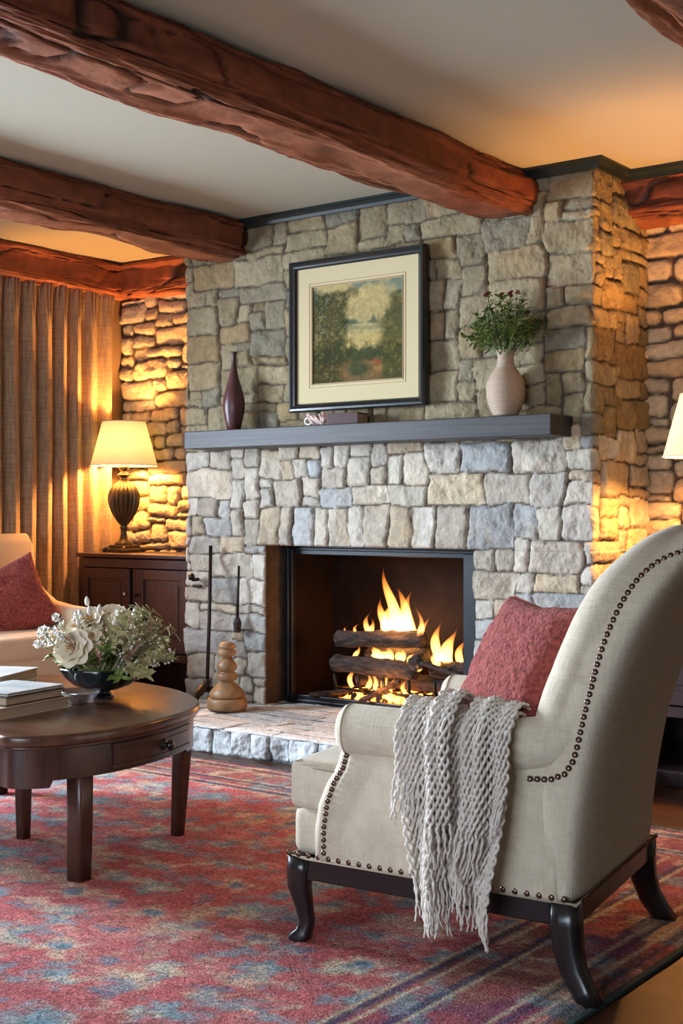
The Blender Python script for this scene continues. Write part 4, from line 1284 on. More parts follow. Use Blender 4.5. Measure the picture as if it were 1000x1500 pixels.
# padded roll round the front edge of the wings and over the top
nr = 90
pth = []; rd = []
for t in np.linspace(0, 1, nr):
    # go up near side, over the top, down the far side
    if t < .36: z = .56 + (t / .36) * (.80 - .56); y = -backsec(z)[2] + .055
    elif t > .64: z = .56 + ((1 - t) / .36) * (.80 - .56); y = backsec(z)[2] - .055
    else:
        a = (t - .36) / .28 * PI
        e = 2 / 2.4
        y = -(.388 - .055) * math.copysign(abs(math.cos(a)) ** e, math.cos(a)); z = .80 + (1.065 - .05 - .80) * abs(math.sin(a)) ** e
    f_, r_, w_ = backsec(min(z, 1.04))
    pth.append((f_ + .045 + .02 * sstep(.9, 1.0, z), y, z)); rd.append(.056)
MB().tube(pth, rd, 20).build('wing_roll', M['linen'], ac)

def armset(s):
    out = []
    # outer side panel
    prof_ = [(-.275, .225), (-.270, .30), (-.258, .37), (-.235, .42), (-.205, .465), (-.190, .51), (-.188, .56), (.365, .58), (.365, .225)]
    p = MB().prism(prof_, (-.385 if s < 0 else .285), (-.285 if s < 0 else .385), .014, 3, axis='y')
    out.append(p.build('arm_panel', M['linen'], ac, autosmooth=50))
    # rolled strip down the arm front
    fp = [(-.272, .228), (-.272, .30), (-.262, .36), (-.240, .415), (-.212, .46), (-.198, .505), (-.20, .54)]
    MB().tube([(x, s * .335, z) for x, z in fp], [.052, .053, .053, .05, .047, .047, .05], 20, sx=.62, up=(0, 1, 0)).build('arm_front', M['linen'], ac)
    # roll on top
    X0 = -.222
    pts = [(X0 - .004, 0, 0), (X0, 0, 0), (X0 + .012, 0, 0), (X0 + .03, 0, 0), (0, 0, 0), (.15, 0, 0), (.25, 0, .002), (.33, 0, .014), (.39, 0, .05), (.42, 0, .10)]
    r_ = [.030, .048, .060, .064, .062, .062, .063, .064, .060, .045]
    MB().tube([(x, s * (.352 - (.03 * max(0, (x - .3) / .12))), .560 + z) for x, _, z in pts], r_, 32, sx=1.0).build('arm_roll', M['linen'], ac)
    MB().tube([(X0 + .024, s * .352 + .0635 * math.cos(a), .560 + .0635 * math.sin(a)) for a in np.linspace(0, 2 * PI, 41)], .0028, 6, caps=False).build('piping', M['piping'], ac)
for s in (-1, 1): armset(s)
# lower front, seat cushion
MB().box((-.05, 0, .287), (.66, .70, .125), .03, 5).build('seat_deck', M['linen'], ac, autosmooth=60)
MB().prism([(-.372, -.36), (-.385, 0), (-.372, .36), (-.372, .365), (-.24, .372), (-.225, .285), (.26, .285), (.26, -.285), (-.225, -.285), (-.24, -.372), (-.372, -.365)], .345, .470, .022, 5).build('seat_cushion', M['linen'], ac, autosmooth=60)
pc = MB()
pc.tube([(-.225, -.285, .452), (-.24, -.370, .452), (-.366, -.362, .452), (-.382, 0, .452), (-.366, .362, .452), (-.24, .370, .452), (-.225, .285, .452)], .004, 6)
pc.build('cushion_piping', M['piping'], ac)
# rails and legs
rl = MB()
rl.box((.02, -.362, .198), (.74, .022, .055), .004).box((.02, .362, .198), (.74, .022, .055), .004).box((-.352, 0, .198), (.022, .70, .055), .004).box((.392, 0, .198), (.022, .70, .055), .004)
rl.build('seat_rail', M['black_wood'], ac)
wl = MB()
wl.tube([(-.376, -.376, .226), (.408, -.380, .226), (.41, .380, .226), (-.376, .376, .226), (-.376, -.376, .226)], .004, 6).build('welt', M['piping'], ac)
for s in (-1, 1):
    pts = [(-.345, s * .352, .225), (-.350, s * .354, .19), (-.352, s * .356, .15), (-.340, s * .352, .10), (-.332, s * .350, .06), (-.340, s * .354, .03), (-.356, s * .360, .012), (-.356, s * .360, .0)]
    MB().tube(pts, [.034, .033, .029, .022, .019, .022, .026, .022], 16, square=.75, up=(0, 1, 0)).build('leg', M['black_wood'], ac)
    pts = [(.375, s * .350, .225), (.376, s * .350, .17), (.382, s * .352, .12), (.398, s * .358, .07), (.424, s * .366, .03), (.446, s * .372, .0)]
    MB().tube(pts, [.036, .036, .033, .029, .026, .025], 16, square=.8, up=(0, 1, 0)).build('leg', M['black_wood'], ac)
# nailheads
bn = bmesh.new()
bmesh.ops.create_uvsphere(bn, u_segments=12, v_segments=8, radius=1)
nm = bpy.data.meshes.new('nailhead'); bn.to_mesh(nm); bn.free()
nm.materials.append(M['nail']); nm.polygons.foreach_set('use_smooth', [True] * len(nm.polygons))
def along(poly, sp):
    poly = [Vector(p) for p in poly]; out = []; acc = 0
    out.append(poly[0].copy())
    for a, b_ in zip(poly[:-1], poly[1:]):
        L = (b_ - a).length; d = sp - acc
        while d <= L:
            out.append(a.lerp(b_, d / L)); d += sp
        acc = (acc + L) % sp if L > 0 else acc
    return out
nails = []
for s in (-1, 1):
    yy = s * .389
    nails += [(p, (0, s, 0), .0068) for p in along([(-.195, yy, .50), (-.205, yy, .468), (-.232, yy, .428), (-.252, yy, .375), (-.262, yy, .31), (-.262, yy, .245)], .0165)]
    nails += [(p, (0, s, 0), .0078) for p in along([(-.37, yy * .985, .236), (.40, yy * .985, .236)], .030)]
nails += [(p, (1, 0, 0), .006) for p in along([(.417, -.36, .236), (.417, .36, .236)], .022)]
nails += [(p, (-1, 0, 0), .0078) for p in along([(-.381, -.30, .240), (-.381, .33, .240)], .030)]
# back curve, near and far, over the top
def nail_x(z):
    return float(np.interp(z, [.50, .55, .60, .754, .907, 1.0, 1.06], [.33, .40, .420, .455, .50, .56, .60]))
for s in (-1, 1):
    poly = [(.30, s * .392, .498), (.35, s * .392, .502), (.385, s * .392, .518), (.405, s * .392, .550)]
    zc_ = np.array([.58, .66, .754, .83, .90, .95, .985, 1.008, 1.018, 1.020]); xc_ = np.array([.412, .430, .455, .478, .506, .532, .562, .600, .640, .68])
    tt_ = np.linspace(0, 9, 90)
    zz_ = sm(np.interp(tt_, range(10), zc_), 30); xx_ = sm(np.interp(tt_, range(10), xc_), 30)
    for x, z in zip(xx_, zz_):
        f_, r_, w_ = backsec(z); cx = (f_ + r_) / 2; ax = (r_ - f_) / 2
        q_ = max(0, 1 - min(1, abs((x - cx) / ax)) ** 4.2) ** (1 / 4.2)
        poly.append((min(x, r_) + .001, s * (w_ * q_ + .001), z))
        if x >= r_: break
    nails += [(p, (0, s, .3), .0072) for p in along(poly, .0175)]
SH = Matrix(((1, -.09, 0, 0), (0, .93, 0, 0), (0, 0, 1, 0), (0, 0, 0, 1)))   # the chair's plan is slightly askew
Mac = Matrix.Translation((ACX, ACY, 0)) @ Matrix.Rotation(math.radians(4.0), 4, 'Z') @ SH
nails.sort(key=lambda q: ((Mac @ Vector(q[0])) - Vector((0, 0, 1.1))).length + (10 if q[0][1] > 0 and q[1][1] > 0 else 0))
rest = MB()
for i, (p, nrm, r) in enumerate(nails):
    q = Vector(nrm).to_track_quat('Z', 'Y')
    if i < 96:
        o = bpy.data.objects.new('nailhead', nm); COL.objects.link(o); o.parent = ac
        o.location = p; o.rotation_mode = 'QUATERNION'; o.rotation_quaternion = q; o.scale = (r, r, r * .6)
    else:
        Mx = Matrix.Translation(p) @ q.to_matrix().to_4x4() @ Matrix.Diagonal((r, r, r * .6, 1))
        rest.add([Mx @ v.co for v in nm.vertices], [tuple(f.vertices) for f in nm.polygons])
ro = rest.build('nailhead_trim', M['nail'], ac); ro['kind'] = 'stuff'
for c_ in ac.children:
    if c_.data is nm: c_.location = SH @ c_.location
    else: c_.data.transform(SH)

# ------------------------------------------------------------ pillows
def pillow(name, c, w, h, th, normal, lean_up, label, seed):
    n = 70
    a, b = np.meshgrid(np.linspace(-1, 1, n), np.linspace(-1, 1, n), indexing='ij')
    u = a * (1 - .10 * (1 - b ** 2) * 0 - .13 * (1 - np.abs(b)) ** 0.8 * a ** 2); v = b * (1 - .13 * (1 - np.abs(a)) ** .8 * b ** 2)
    t = ((1 - np.abs(a) ** 2.6) * (1 - np.abs(b) ** 2.6)) ** 0.42
    nz = fbm(a * 26, b * 26, 0, seed, 3) * .004 + fbm(a * 3, b * 3, 0, seed + 2, 3) * .010
    root = None
    nrm = Vector(normal).normalized(); up = Vector(lean_up); up = (up - nrm * up.dot(nrm)).normalized(); side = up.cross(nrm)
    R_ = Matrix((side, nrm * -1, up)).transposed()
    root = empty(name, c, 0, label, 'pillow')
    root.rotation_euler = R_.to_euler()
    cov = MB()
    for sgn in (-1, 1):
        P = np.stack([u * w / 2, sgn * (t * th / 2 + nz * (t > .05)), v * h / 2], -1)
        me = grid_mesh(P, flip=sgn > 0)
        k = len(cov.v)
        cov.add([x.co[:] for x in me.vertices], [tuple(p.vertices) for p in me.polygons])
        bpy.data.meshes.remove(me)
    cov.build('cover', M['red'], root)
    e = [(u[i, 0] * w / 2, 0, v[i, 0] * h / 2) for i in range(n)] + [(u[-1, i] * w / 2, 0, v[-1, i] * h / 2) for i in range(n)] + [(u[i, -1] * w / 2, 0, v[i, -1] * h / 2) for i in range(n - 1, -1, -1)] + [(u[0, i] * w / 2, 0, v[0, i] * h / 2) for i in range(n - 1, -1, -1)]
    MB().tube(e, .0035, 6).build('seam', M['red_seam'], root)
    return root
M['red_seam'] = mat('red_seam', (0.42, 0.11, 0.09), 0.9)
pillow('throw_pillow', (-1.612, 2.865, .690), .42, .42, .16, (-.56, -.83, .50), (.28, .41, 1), 'brick red boucle pillow leaning on the wing armchair back', 3)

# ------------------------------------------------------------ knitted throw over the arm
def throw():
    root = empty('knitted_throw', (ACX + .17, ACY - .34, .62), 0, 'cream knitted throw with fringe draped over the arm of the wing armchair', 'throw blanket')
    rg = random.Random(5)
    cyl = (-.352, .560, .072)          # arm roll centre (y,z) and radius of the drape
    def path(zend, off, n=120, yin=-.262, zin=.50):
        """points (y,z) from inside the seat over the roll and down outside"""
        R0 = cyl[2] + off
        pts = []
        pts.append((yin, zin))
        for a in np.linspace(math.radians(8), math.radians(182), 34): pts.append((cyl[0] + R0 * math.cos(a), cyl[1] + R0 * math.sin(a)))
        y0 = cyl[0] - R0
        m_ = 60
        for k in range(1, m_ + 1):
            t = k / m_; z = cyl[1] + (zend - cyl[1]) * t
            pts.append((y0 + .010 * min(1, t * 3), z))
        return pts
    def fold(x, z):
        hang = sstep(.60, .35, z)
        return -.021 * (1 + math.sin(x * 66 + .8 * math.sin(z * 9))) * (.30 + .70 * hang) - .007 * (1 + math.sin(x * 143 + 2 + z * 6))
    def cx_map(x, z, spread):
        # gather slightly towards the middle as it hangs
        t = sstep(.56, .15, z)
        mid = .155
        return mid + (x - mid) * (1 - spread * t) + .010 * math.sin(z * 11 + x * 9) * t
    def strip(mb, fr_, x0, x1, nst, zend_f, off, spread, r=.0040, top=True, shift=0.0):
        for i in range(nst):
            xb = x0 + (x1 - x0) * (i + .5) / nst + rg.uniform(-.0012, .0012)
            ze = zend_f((i + .5) / nst) + rg.uniform(-.02, .02)
            P = path(ze, off)
            if not top: P = P[14:]
            pts = []
            L = 0; py, pz = P[0]
            # resample with wiggle
            ph = rg.uniform(0, .8) + (PI if i % 2 else 0)
            dist = []
            for q in P:
                L += math.hypot(q[0] - py, q[1] - pz); dist.append(L); py, pz = q
            N_ = max(20, int(L / .0062))
            ds = np.linspace(0, L, N_)
            ys = np.interp(ds, dist, [q[0] for q in P]); zs = np.interp(ds, dist, [q[1] for q in P])
            fring = max(0, L - .075 - rg.uniform(0, .03))
            body = []; fr = []
            for d_, y, z in zip(ds, ys, zs):
                wgl = .0036 * math.sin(d_ * 2 * PI / .030 + ph)
                if d_ > fring: wgl = .006 * math.sin((d_ - fring) * 38 + ph)
                outside = y < cyl[0]
                x = cx_map(xb, z, spread) if outside else xb
                x += wgl + shift * sstep(.56, .2, z)
                yy = y + (fold(xb, z) if z < .60 and outside else 0) * (1 if outside else 0)
                yy += .0034 * math.cos(d_ * 2 * PI / .030 + ph)
                zz = z + (fold(xb, .62) * -.55 if z > .60 else 0)
                p_ = (x - .035, yy, max(zz, .03))
                (fr if d_ > fring else body).append(p_)
            if fr and body: fr.insert(0, body[-1])
            if len(body) > 2: mb.tube(body, r, 6)
            if len(fr) > 2: fr_.tube(fr, [r * (.95 - .5 * k / len(fr)) for k in range(len(fr))], 6)
    # local frame of the armchair: offsets relative to it
    A_ = MB(); Fg = MB()
    zl = lambda t: .135 + .05 * math.sin(t * 5) - (.05 if .18 < t < .42 else 0) + (.03 if t > .5 else 0)
    strip(A_, Fg, .030, .298, 56, zl, .000, .24)
    zl2 = lambda t: .27 + .01 * math.sin(t * 9)
    strip(A_, Fg, .190, .262, 12, zl2, .024, .38, top=True)
    strip(A_, Fg, .262, .304, 8, lambda t: .355 + .02 * t, .022, .40, top=True)
    strip(A_, Fg, .012, .070, 11, lambda t: .385 - .03 * t, .012, -.10, top=True)
    strip(A_, Fg, .075, .150, 13, lambda t: .125 + .05 * t, .020, .22, top=True, shift=-.006)
    strip(A_, Fg, .100, .160, 9, lambda t: .30, .034, .30, top=True, shift=0.01)
    # under cloth so that nothing shows through
    n1 = 40
    P = path(.20, -.004)
    xs = np.linspace(.035, .292, n1)
    G = np.zeros((n1, len(P), 3))
    for i, x in enumerate(xs):
        for j, (y, z) in enumerate(P):
            out_ = y < cyl[0]
            G[i, j] = ((cx_map(x, z, .26) if out_ else x) - .035, y + (fold(x, z) * .8 if z < .60 and out_ else 0), z + (fold(x, .62) * -.5 if z > .60 else 0))
    me = grid_mesh(G)
    A_.add([v.co[:] for v in me.vertices], [tuple(p.vertices) for p in me.polygons])
    Tm_ = Mac
    off = -Vector(root.location)
    for mb in (A_, Fg): mb.v = [tuple((Tm_ @ Vector(p)) + off) for p in mb.v]
    A_.build('knit', M['yarn'], root)
    Fg.build('fringe', M['yarn'], root)
throw()

# ------------------------------------------------------------ coffee table
TZ = .46
tb_ = empty('coffee_table', (-3.50, 2.95, 0), 0, 'dark brown curved wooden coffee table with small drawers on the rug', 'table')
out_pts = [(-3.09, 2.435), (-3.03, 2.425), (-2.975, 2.46), (-2.93, 2.52), (-2.895, 2.60), (-2.880, 2.70), (-2.882, 2.82), (-2.905, 2.95), (-2.945, 3.08), (-3.00, 3.19), (-3.075, 3.285), (-3.18, 3.365), (-3.32, 3.44), (-3.50, 3.495), (-3.70, 3.52), (-3.90, 3.505), (-4.05, 3.46), (-4.18, 3.36), (-4.27, 3.23), (-4.32, 3.08), (-4.34, 2.92), (-4.33, 2.76), (-4.28, 2.62), (-4.20, 2.50), (-4.10, 2.44), (-3.95, 2.425), (-3.60, 2.425), (-3.30, 2.432)]
def smooth_closed(p, it=1):
    for _ in range(it):
        q = []
        for i in range(len(p)):
            a = p[i]; b = p[(i + 1) % len(p)]
            q.append((a[0] * .75 + b[0] * .25, a[1] * .75 + b[1] * .25)); q.append((a[0] * .25 + b[0] * .75, a[1] * .25 + b[1] * .75))
        p = q
    return p
op = [(x + 3.50, y - 2.95) for x, y in out_pts]
op = smooth_closed(op, 2)
def inset(p, d):
    n = len(p); out = []
    for i in range(n):
        a = Vector(p[i - 1]); b = Vector(p[(i + 1) % n]); t = (b - a).normalized()
        nn = Vector((-t.y, t.x)) if True else None
        q = Vector(p[i])
        q1 = q + nn * d
        out.append((q1.x, q1.y))
    return out
MB().prism(op, TZ - .034, TZ, .010, 3).build('tabletop', M['table_top'], tb_, autosmooth=50)
ap = inset(op, .020)
MB().prism(inset(op, .010), TZ - .044, TZ - .0335, .003, 2).build('moulding', M['wood'], tb_, autosmooth=50)
# apron: shaped lower edge (deeper at the corner blocks)
def nearest(p, x, y): return min(range(len(p)), key=lambda i: (p[i][0] - x) ** 2 + (p[i][1] - y) ** 2)
def apron_z(x, y):
    X = x - 0; Yw = y + 2.95; Xw = x - 3.5
    z = .326
    if Yw < 2.53 and Xw > -3.2: z = .305
    if Yw < 2.53 and Xw < -3.9: z = .305
    if Yw > 3.13 and Xw > -3.25: z = .315
    if Yw > 3.13 and Xw < -3.95: z = .315
    return z
inner = inset(op, .045)
V = []; F = []
n_ = len(ap)
dens = []
for i in range(n_):
    for t in (0, .5):
        a = ap[i]; b2 = ap[(i + 1) % n_]; c = inner[i]; d = inner[(i + 1) % n_]
        dens.append(((a[0] * (1 - t) + b2[0] * t, a[1] * (1 - t) + b2[1] * t), (c[0] * (1 - t) + d[0] * t, c[1] * (1 - t) + d[1] * t)))
n2 = len(dens)
for (o_, i_) in dens:
    z = apron_z(*o_)
    V += [(o_[0], o_[1], TZ - .036), (o_[0], o_[1], z), (i_[0], i_[1], z), (i_[0], i_[1], TZ - .036)]
for i in range(n2):
    a = i * 4; b2 = ((i + 1) % n2) * 4
    for k in range(3): F.append((a + k, a + k + 1, b2 + k + 1, b2 + k))
MB().add(V, F, True).build('apron', M['wood'], tb_, autosmooth=40)
# drawers following the bow of the apron
def drawer(xa, ya, xb, yb, z0, z1):
    i0 = nearest(ap, xa + 3.5, ya - 2.95); i1_ = nearest(ap, xb + 3.5, yb - 2.95)
    if i1_ < i0: i1_ += n_
    seq = [Vector(ap[k % n_]) for k in range(i0, i1_ + 1)]
    nn = []
    for k in range(len(seq)):
        a = seq[max(0, k - 1)]; b2 = seq[min(len(seq) - 1, k + 1)]; t = (b2 - a).normalized(); nn.append(Vector((t.y, -t.x)))
    def slab(mb, offs, za, zb, trim=0.0):
        s = list(seq); m_ = list(nn)
        if trim:
            L = [0]
            for k in range(1, len(s)): L.append(L[-1] + (s[k] - s[k - 1]).length)
            xs_ = np.interp(np.linspace(trim, L[-1] - trim, 16), L, [p.x for p in s]); ys_ = np.interp(np.linspace(trim, L[-1] - trim, 16), L, [p.y for p in s])
            s = [Vector((x, y)) for x, y in zip(xs_, ys_)]
            m_ = []
            for k in range(len(s)):
                a = s[max(0, k - 1)]; b2 = s[min(len(s) - 1, k + 1)]; t = (b2 - a).normalized(); m_.append(Vector((t.y, -t.x)))
        V = []; F = []
        for p, m in zip(s, m_):
            o_ = p + m * offs
            V += [(p.x, p.y, za), (o_.x, o_.y, za), (o_.x, o_.y, zb), (p.x, p.y, zb)]
        for k in range(len(s) - 1):
            for j in range(4): F.append((k * 4 + j, k * 4 + (j + 1) % 4, (k + 1) * 4 + (j + 1) % 4, (k + 1) * 4 + j))
        F.append((0, 3, 2, 1)); e = (len(s) - 1) * 4; F.append((e, e + 1, e + 2, e + 3))
        mb.add(V, F, False)
        return s, m_
    dr = MB()
    slab(dr, .010, z0, z0 + .010); slab(dr, .010, z1 - .010, z1)
    s, m_ = slab(dr, .005, z0 + .010, z1 - .010, .004)
    slab(dr, .009, z0 + .018, z1 - .018, .016)
    d = dr.build('drawer', M['wood'], tb_, autosmooth=30)
    gp = MB()
    slab(gp, .0030, z0 - .006, z1 + .006)
    gp.build('drawer_gap_shade', M['black_wood'], tb_)  # black slab standing in for the shade in the gap round the drawer
    k = len(s) // 2
    p = s[k] + m_[k] * .009; zc = (z0 + z1) / 2
    qn = Vector((m_[k].x, m_[k].y, 0)).to_track_quat('Z', 'Y').to_euler()
    MB().lathe([(0, 0), (.017, 0), (.018, .003), (.008, .006), (.007, .014), (.014, .020), (.017, .027), (.013, .034), (0, .037)], 20).build('knob', M['knob'], d, loc=(p.x, p.y, zc), rot=qn)
drawer(-2.885, 2.73, -2.99, 3.16, .338, .410)
drawer(-3.75, 2.44, -3.13, 2.44, .322, .410)
def leg(pts, rads, sx_=1.0, rot=0):
    MB().tube([(x + 3.5, y - 2.95, z) for x, y, z in pts], rads, 24, square=.97, up=(math.cos(rot), math.sin(rot), 0), sx=sx_).build('leg', M['wood'], tb_)
leg([(-2.955, 2.640, .42), (-2.955, 2.640, .20), (-2.965, 2.645, .012)], [.033, .032, .030], .9)
leg([(-3.085, 3.205, .42), (-3.085, 3.205, .30), (-3.110, 3.21, .012)], [.024, .026, .018])
leg([(-3.49, 2.87, .42), (-3.49, 2.87, .30), (-3.49, 2.87, .012)], [.026, .025, .018])
leg([(-4.23, 2.68, .42), (-4.23, 2.68, .20), (-4.22, 2.68, .012)], [.043, .042, .037], .9)
leg([(-4.13, 3.28, .42), (-4.13, 3.28, .20), (-4.12, 3.27, .012)], [.032, .034, .026])

# ------------------------------------------------------------ books on the table
def book(c, size, rz, cover, label, z, open_side=1):
    L, w, h = size
    r = empty('book', (c[0], c[1], z), rz, label, 'book', 'books on the coffee table')
    t = .003
    MB().box((0, 0, h / 2), (w - .012, L - .010, h - 2 * t), .001).build('pages', M['page'], r)
    MB().box((0, 0, t / 2), (w, L, t), .001).box((0, 0, h - t / 2), (w, L, t), .001).box((-w / 2 + t / 2, 0, h / 2), (t, L, h), .001).build('cover', cover, r)
    return r
book((-3.43, 2.735), (.34, .28, .036), math.radians(8), M['cover_cream'], 'thick cream book at the bottom of the front stack on the coffee table', TZ)
book((-3.415, 2.75), (.27, .23, .028), math.radians(8), M['cover_dark'], 'dark-edged book in the middle of the front stack on the coffee table', TZ + .037)
book((-3.42, 2.76), (.262, .222, .010), math.radians(8), M['cover_pale'], 'thin pale blue book topmost on the front stack of the coffee table', TZ + .066)
book((-3.83, 2.98), (.30, .25, .034), math.radians(20), M['cover_cream'], 'cream book lowest in the rear stack on the coffee table', TZ)
book((-3.82, 2.99), (.29, .24, .040), math.radians(24), M['cover_grey'], 'grey-white book on top of the rear stack on the coffee table', TZ + .035)

# ------------------------------------------------------------ bowl, glass dish and flowers
BX, BY = -3.40, 3.14
bo = empty('footed_bowl', (BX, BY, TZ), 0, 'black glass footed bowl filled with cream flowers on the coffee table', 'bowl')
MB().lathe([(0, 0), (.040, 0), (.042, .004), (.034, .010), (.028, .020), (.030, .026), (0, .026)], 32).build('foot', M['black_glass'], bo)
pr = [(.020, .024), (.055, .028), (.100, .046), (.130, .072), (.148, .100), (.152, .108), (.144, .106), (.122, .074), (.090, .052), (.04, .038), (0, .036)]
MB().lathe(pr, 64, flute=16, amp=.04, rng_=(.03, .11)).build('bowl', M['black_glass'], bo)
ds = MB().lathe([(0, .0), (.03, .0), (.032, .003), (.05, .018), (.066, .036), (.070, .046), (.067, .045), (.047, .022), (.028, .006), (0, .005)], 40).build('glass_dish', M['dish_glass'], loc=(-3.345, 2.985, TZ))
tag(ds, 'small clear glass dish between the books and the black bowl', 'dish')
mo = MB().lathe([(0, .0), (.100, .0), (.09, .022), (.05, .034), (0, .038)], 30).build('flower_moss', M['green'], loc=(BX, BY, TZ + .068))
tag(mo, 'green moss packed inside the black flower bowl', 'moss', kind='stuff')

def big_flower(seed):
    rg = random.Random(seed)
    root = MB().tube([(0, 0, -.10), (0, 0, 0)], .003, 6).build('cream_rose', M['green_pale'])
    pt = MB()
    for ring_, (n, L, w, tilt, z) in enumerate(((7, .052, .054, .30, 0), (6, .042, .046, .62, .003), (5, .026, .026, .85, .005))):
        for k in range(n):
            a = 2 * PI * (k + .5 * ring_) / n + rg.uniform(-.1, .1)
            d = Vector((math.cos(a) * math.cos(tilt), math.sin(a) * math.cos(tilt), math.sin(tilt)))
            s_ = Vector((-math.sin(a), math.cos(a), 0)); nn = s_.cross(d) * -1
            vs = []; fs = []
            for i in range(6):
                t = i / 5; ww = w * math.sin(PI * (.12 + .75 * t)) ** .7 * (1 if t < .95 else .9)
                for j in range(5):
                    q = (j - 2) / 2
                    vs.append(Vector((0, 0, z)) + d * L * t + s_ * q * ww / 2 - nn * (.22 * w * q * q) * -1 * .6 + nn * (-.25 * L * t * t))
            for i in range(5):
                for j in range(4):
                    b_ = i * 5 + j; fs.append((b_, b_ + 1, b_ + 6, b_ + 5))
            pt.add(vs, fs, True)
    pt.build('petals', M['cream_petal'], root)
    h = MB()
    for k in range(40):
        a = rg.uniform(0, 2 * PI); r = rg.uniform(0, .015)
        h.tube([(r * .5 * math.cos(a), r * .5 * math.sin(a), .004), (r * math.cos(a), r * math.sin(a), rg.uniform(.013, .02))], [.0012, .0022], 5)
    h.build('flower_heart', M['petal_heart'], root)
    return root
rose = big_flower(1)
Dv = Vector((-math.sin(YAW), math.cos(YAW), 0)); Rv = Vector((math.cos(YAW), math.sin(YAW), 0))
def place(o, x, z, y, d, sc):
    # x: along the window-ward to hearth-ward line seen from the sofa side, y: depth, z: height over table
    p = Vector((BX, BY, TZ)) + Rv * x + Dv * y + Vector((0, 0, z))
    q = Rv * d[0] + Dv * d[1] + Vector((0, 0, d[2]))
    aim(o, p, q, random.uniform(0, 6), sc)
blooms = [(-.075, .180, -.115, (-.2, -.9, .35), 1.3, 'widest cream blossom with tan heart facing the front of the black bowl'),
          (-.035, .262, -.02, (-.1, -.6, .8), 1.25, 'cream blossom near the top of the bouquet above the wide blossom'),
          (.035, .270, .0, (.1, -.6, .8), 1.25, 'tallest cream blossom in the middle of the bowl bouquet'),
          (-.020, .215, -.08, (.2, -.7, .7), .8, 'small cream blossom tucked beside the wide blossom'),
          (.09, .235, -.04, (.5, -.5, .8), .8, 'pale blossom on the hearth side of the bowl bouquet'),
          (-.13, .20, -.03, (-.8, -.4, .6), .75, 'pale blossom on the book side of the bowl bouquet'),
          (.065, .265, -.03, (.3, -.7, .7), .8, 'small cream blossom between the tallest blossom and the hearth-side blossom'),
          (-.085, .245, -.03, (-.4, -.6, .7), .75, 'small cream blossom above the widest blossom on its book side'),
          (.0, .21, .10, (0, .8, .6), .9, 'cream blossom at the back of the bowl bouquet')]
for i, (x, z, y, d, sc, lab) in enumerate(blooms):
    o = rose if i == 0 else copy_tree(rose)
    place(o, x, z, y, d, sc)
    tag(o, lab, 'flower', 'cream blossoms in the black bowl')
PR = {'sage': [sprig('sage_sprig', .24, .35, 11, 'leafy', M['green_pale'], M['green_pale']), sprig('sage_sprig', .22, .2, 12, 'fine', M['green_pale'], M['green_pale'])],
      'green': [sprig('leafy_sprig', .17, .4, 13, 'leafy', M['green'], M['green'])],
      'bud': [sprig('white_bud_stem', .27, .2, 14, 'bud', M['green_pale'], M['green_pale'], M['bud_white'])],
      'pink': [sprig('dried_pink_plume', .25, .15, 15, 'plume', M['pink_dry'], M['pink_dry'])],
      'wax': [cluster_flower('white_filler_flower', 16, .24, .2, M['bud_white'], M['green_pale'], 12, .022)]}
LB = {'sage': ('pale sage-green sprig fanning out of the black flower bowl', 'sprig', 'sage sprigs in the black bowl'),
      'green': ('short dark green leafy sprig low in the black flower bowl', 'sprig', 'dark leafy sprigs in the black bowl'),
      'bud': ('stem with a closed white bud in the black flower bowl', 'flower', 'white bud stems in the black bowl'),
      'pink': ('dried dusty pink plume in the black flower bowl', 'flower', 'dried pink plumes in the black bowl'),
      'wax': ('stem of tiny white filler flowers in the black flower bowl', 'flower', 'white filler flowers in the black bowl')}
rg = random.Random(77)
cnt = {k: 0 for k in PR}
def add_stem(kind, az, ti, sc):
    pl = PR[kind]; i = cnt[kind]; cnt[kind] += 1
    o = pl[i] if i < len(pl) else copy_tree(pl[i % len(pl)])
    d = Rv * (math.sin(ti) * math.cos(az)) + Dv * (math.sin(ti) * math.sin(az)) + Vector((0, 0, math.cos(ti)))
    b0 = Vector((BX, BY, TZ + .075)) + Rv * (.06 * math.cos(az) * math.sin(ti)) + Dv * (.06 * math.sin(az) * math.sin(ti))
    aim(o, b0, d, rg.uniform(0, 6), sc)
    tag(o, *LB[kind])
for k in range(46):
    az = rg.uniform(-1.0, 1.0) if k % 5 < 4 else rg.uniform(0, 2 * PI)
    add_stem('sage', az, rg.uniform(.4, 1.15), rg.uniform(.85, 1.2))
for k in range(26): add_stem('green', rg.uniform(0, 2 * PI), rg.uniform(.4, 1.12), rg.uniform(.7, 1.05))
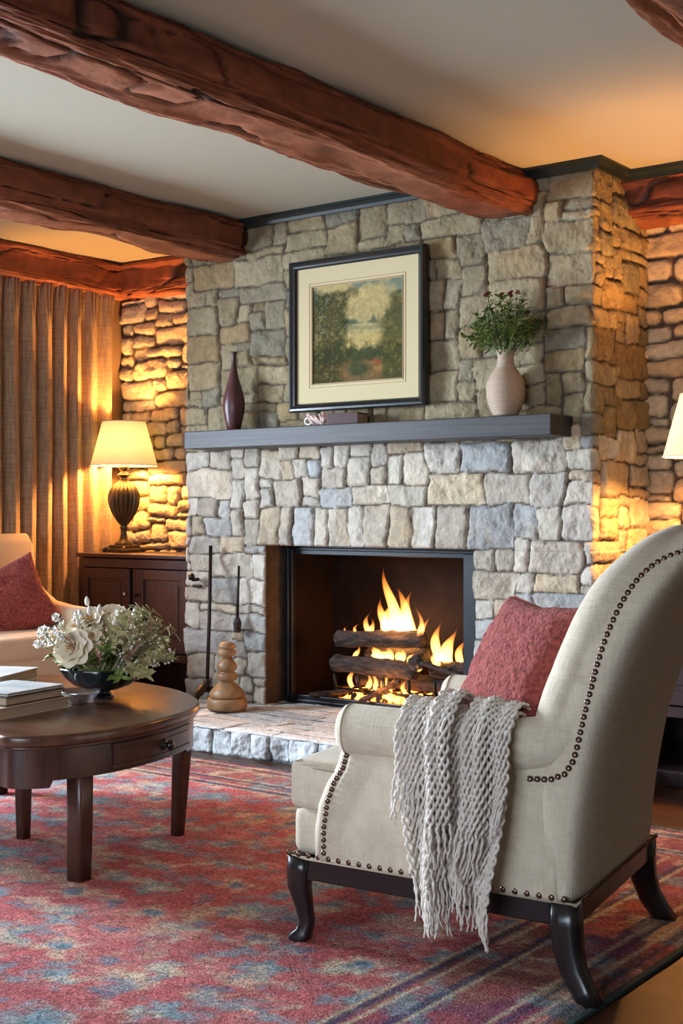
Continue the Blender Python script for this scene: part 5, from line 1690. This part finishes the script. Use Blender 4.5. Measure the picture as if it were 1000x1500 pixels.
for k in range(10): add_stem('bud', rg.uniform(0, 2 * PI), rg.uniform(.1, .8), rg.uniform(.75, 1.0))
for k in range(26): add_stem('pink', rg.uniform(PI * .6, PI * 2.2), rg.uniform(.1, .95), rg.uniform(.7, .95))
for k in range(16): add_stem('wax', PI + rg.uniform(-1.2, 1.2), rg.uniform(.5, 1.15), rg.uniform(.75, 1.0))

# ------------------------------------------------------------ second armchair by the curtain
sx0, sx1, sy0, sy1 = -5.74, -5.02, 3.55, 4.70
so = empty('upholstered_armchair', ((sx0 + sx1) / 2, (sy0 + sy1) / 2, 0), 0, 'cream upholstered armchair standing before the curtain, mostly out of view', 'armchair')
cx_, cy_ = so.location.x, so.location.y
L_ = sx1 - sx0; Wd = sy1 - sy0
rows_ = []
def side_prof(y, thick):
    pass
MB().box((.03, 0, .29), (L_ - .06, Wd - .20, .20), .03, 4).build('seat_deck', M['cream_cloth'], so, autosmooth=60)
MB().box((.06, 0, .435), (L_ - .10, Wd - .27, .13), .045, 5).build('seat_cushion', M['cream_cloth'], so, autosmooth=70)
bkp = [(-.36, .20), (-.16, .22), (-.14, .50), (-.17, .75), (-.20, .93), (-.245, .985), (-.31, .98), (-.345, .93), (-.36, .70)]
MB().prism(bkp, -(Wd / 2 - .03), (Wd / 2 - .03), .035, 4, axis='y').build('backrest', M['cream_cloth'], so, autosmooth=60)
for s in (-1, 1):
    y = s * (Wd / 2 - .065)
    arp = [(-.20, .20), (L_ / 2 - .02, .20), (L_ / 2 - .02, .60), (0.12, .615), (-.02, .635), (-.12, .69), (-.20, .76)]
    MB().prism(arp, y - .06, y + .06, .05, 6, axis='y').build('arm', M['cream_cloth'], so, autosmooth=70)
    for xx in (-.28, L_ / 2 - .07):
        MB().tube([(xx, s * (Wd / 2 - .09), .20), (xx, s * (Wd / 2 - .085), .0)], [.028, .02], 12, square=.8).build('leg', M['black_wood'], so)
pillow('throw_pillow', (-5.42, 4.36, .635), .44, .40, .15, (.80, -.45, .30), (-.50, -.22, 1), 'brick red boucle pillow on the cream armchair by the curtain', 9)
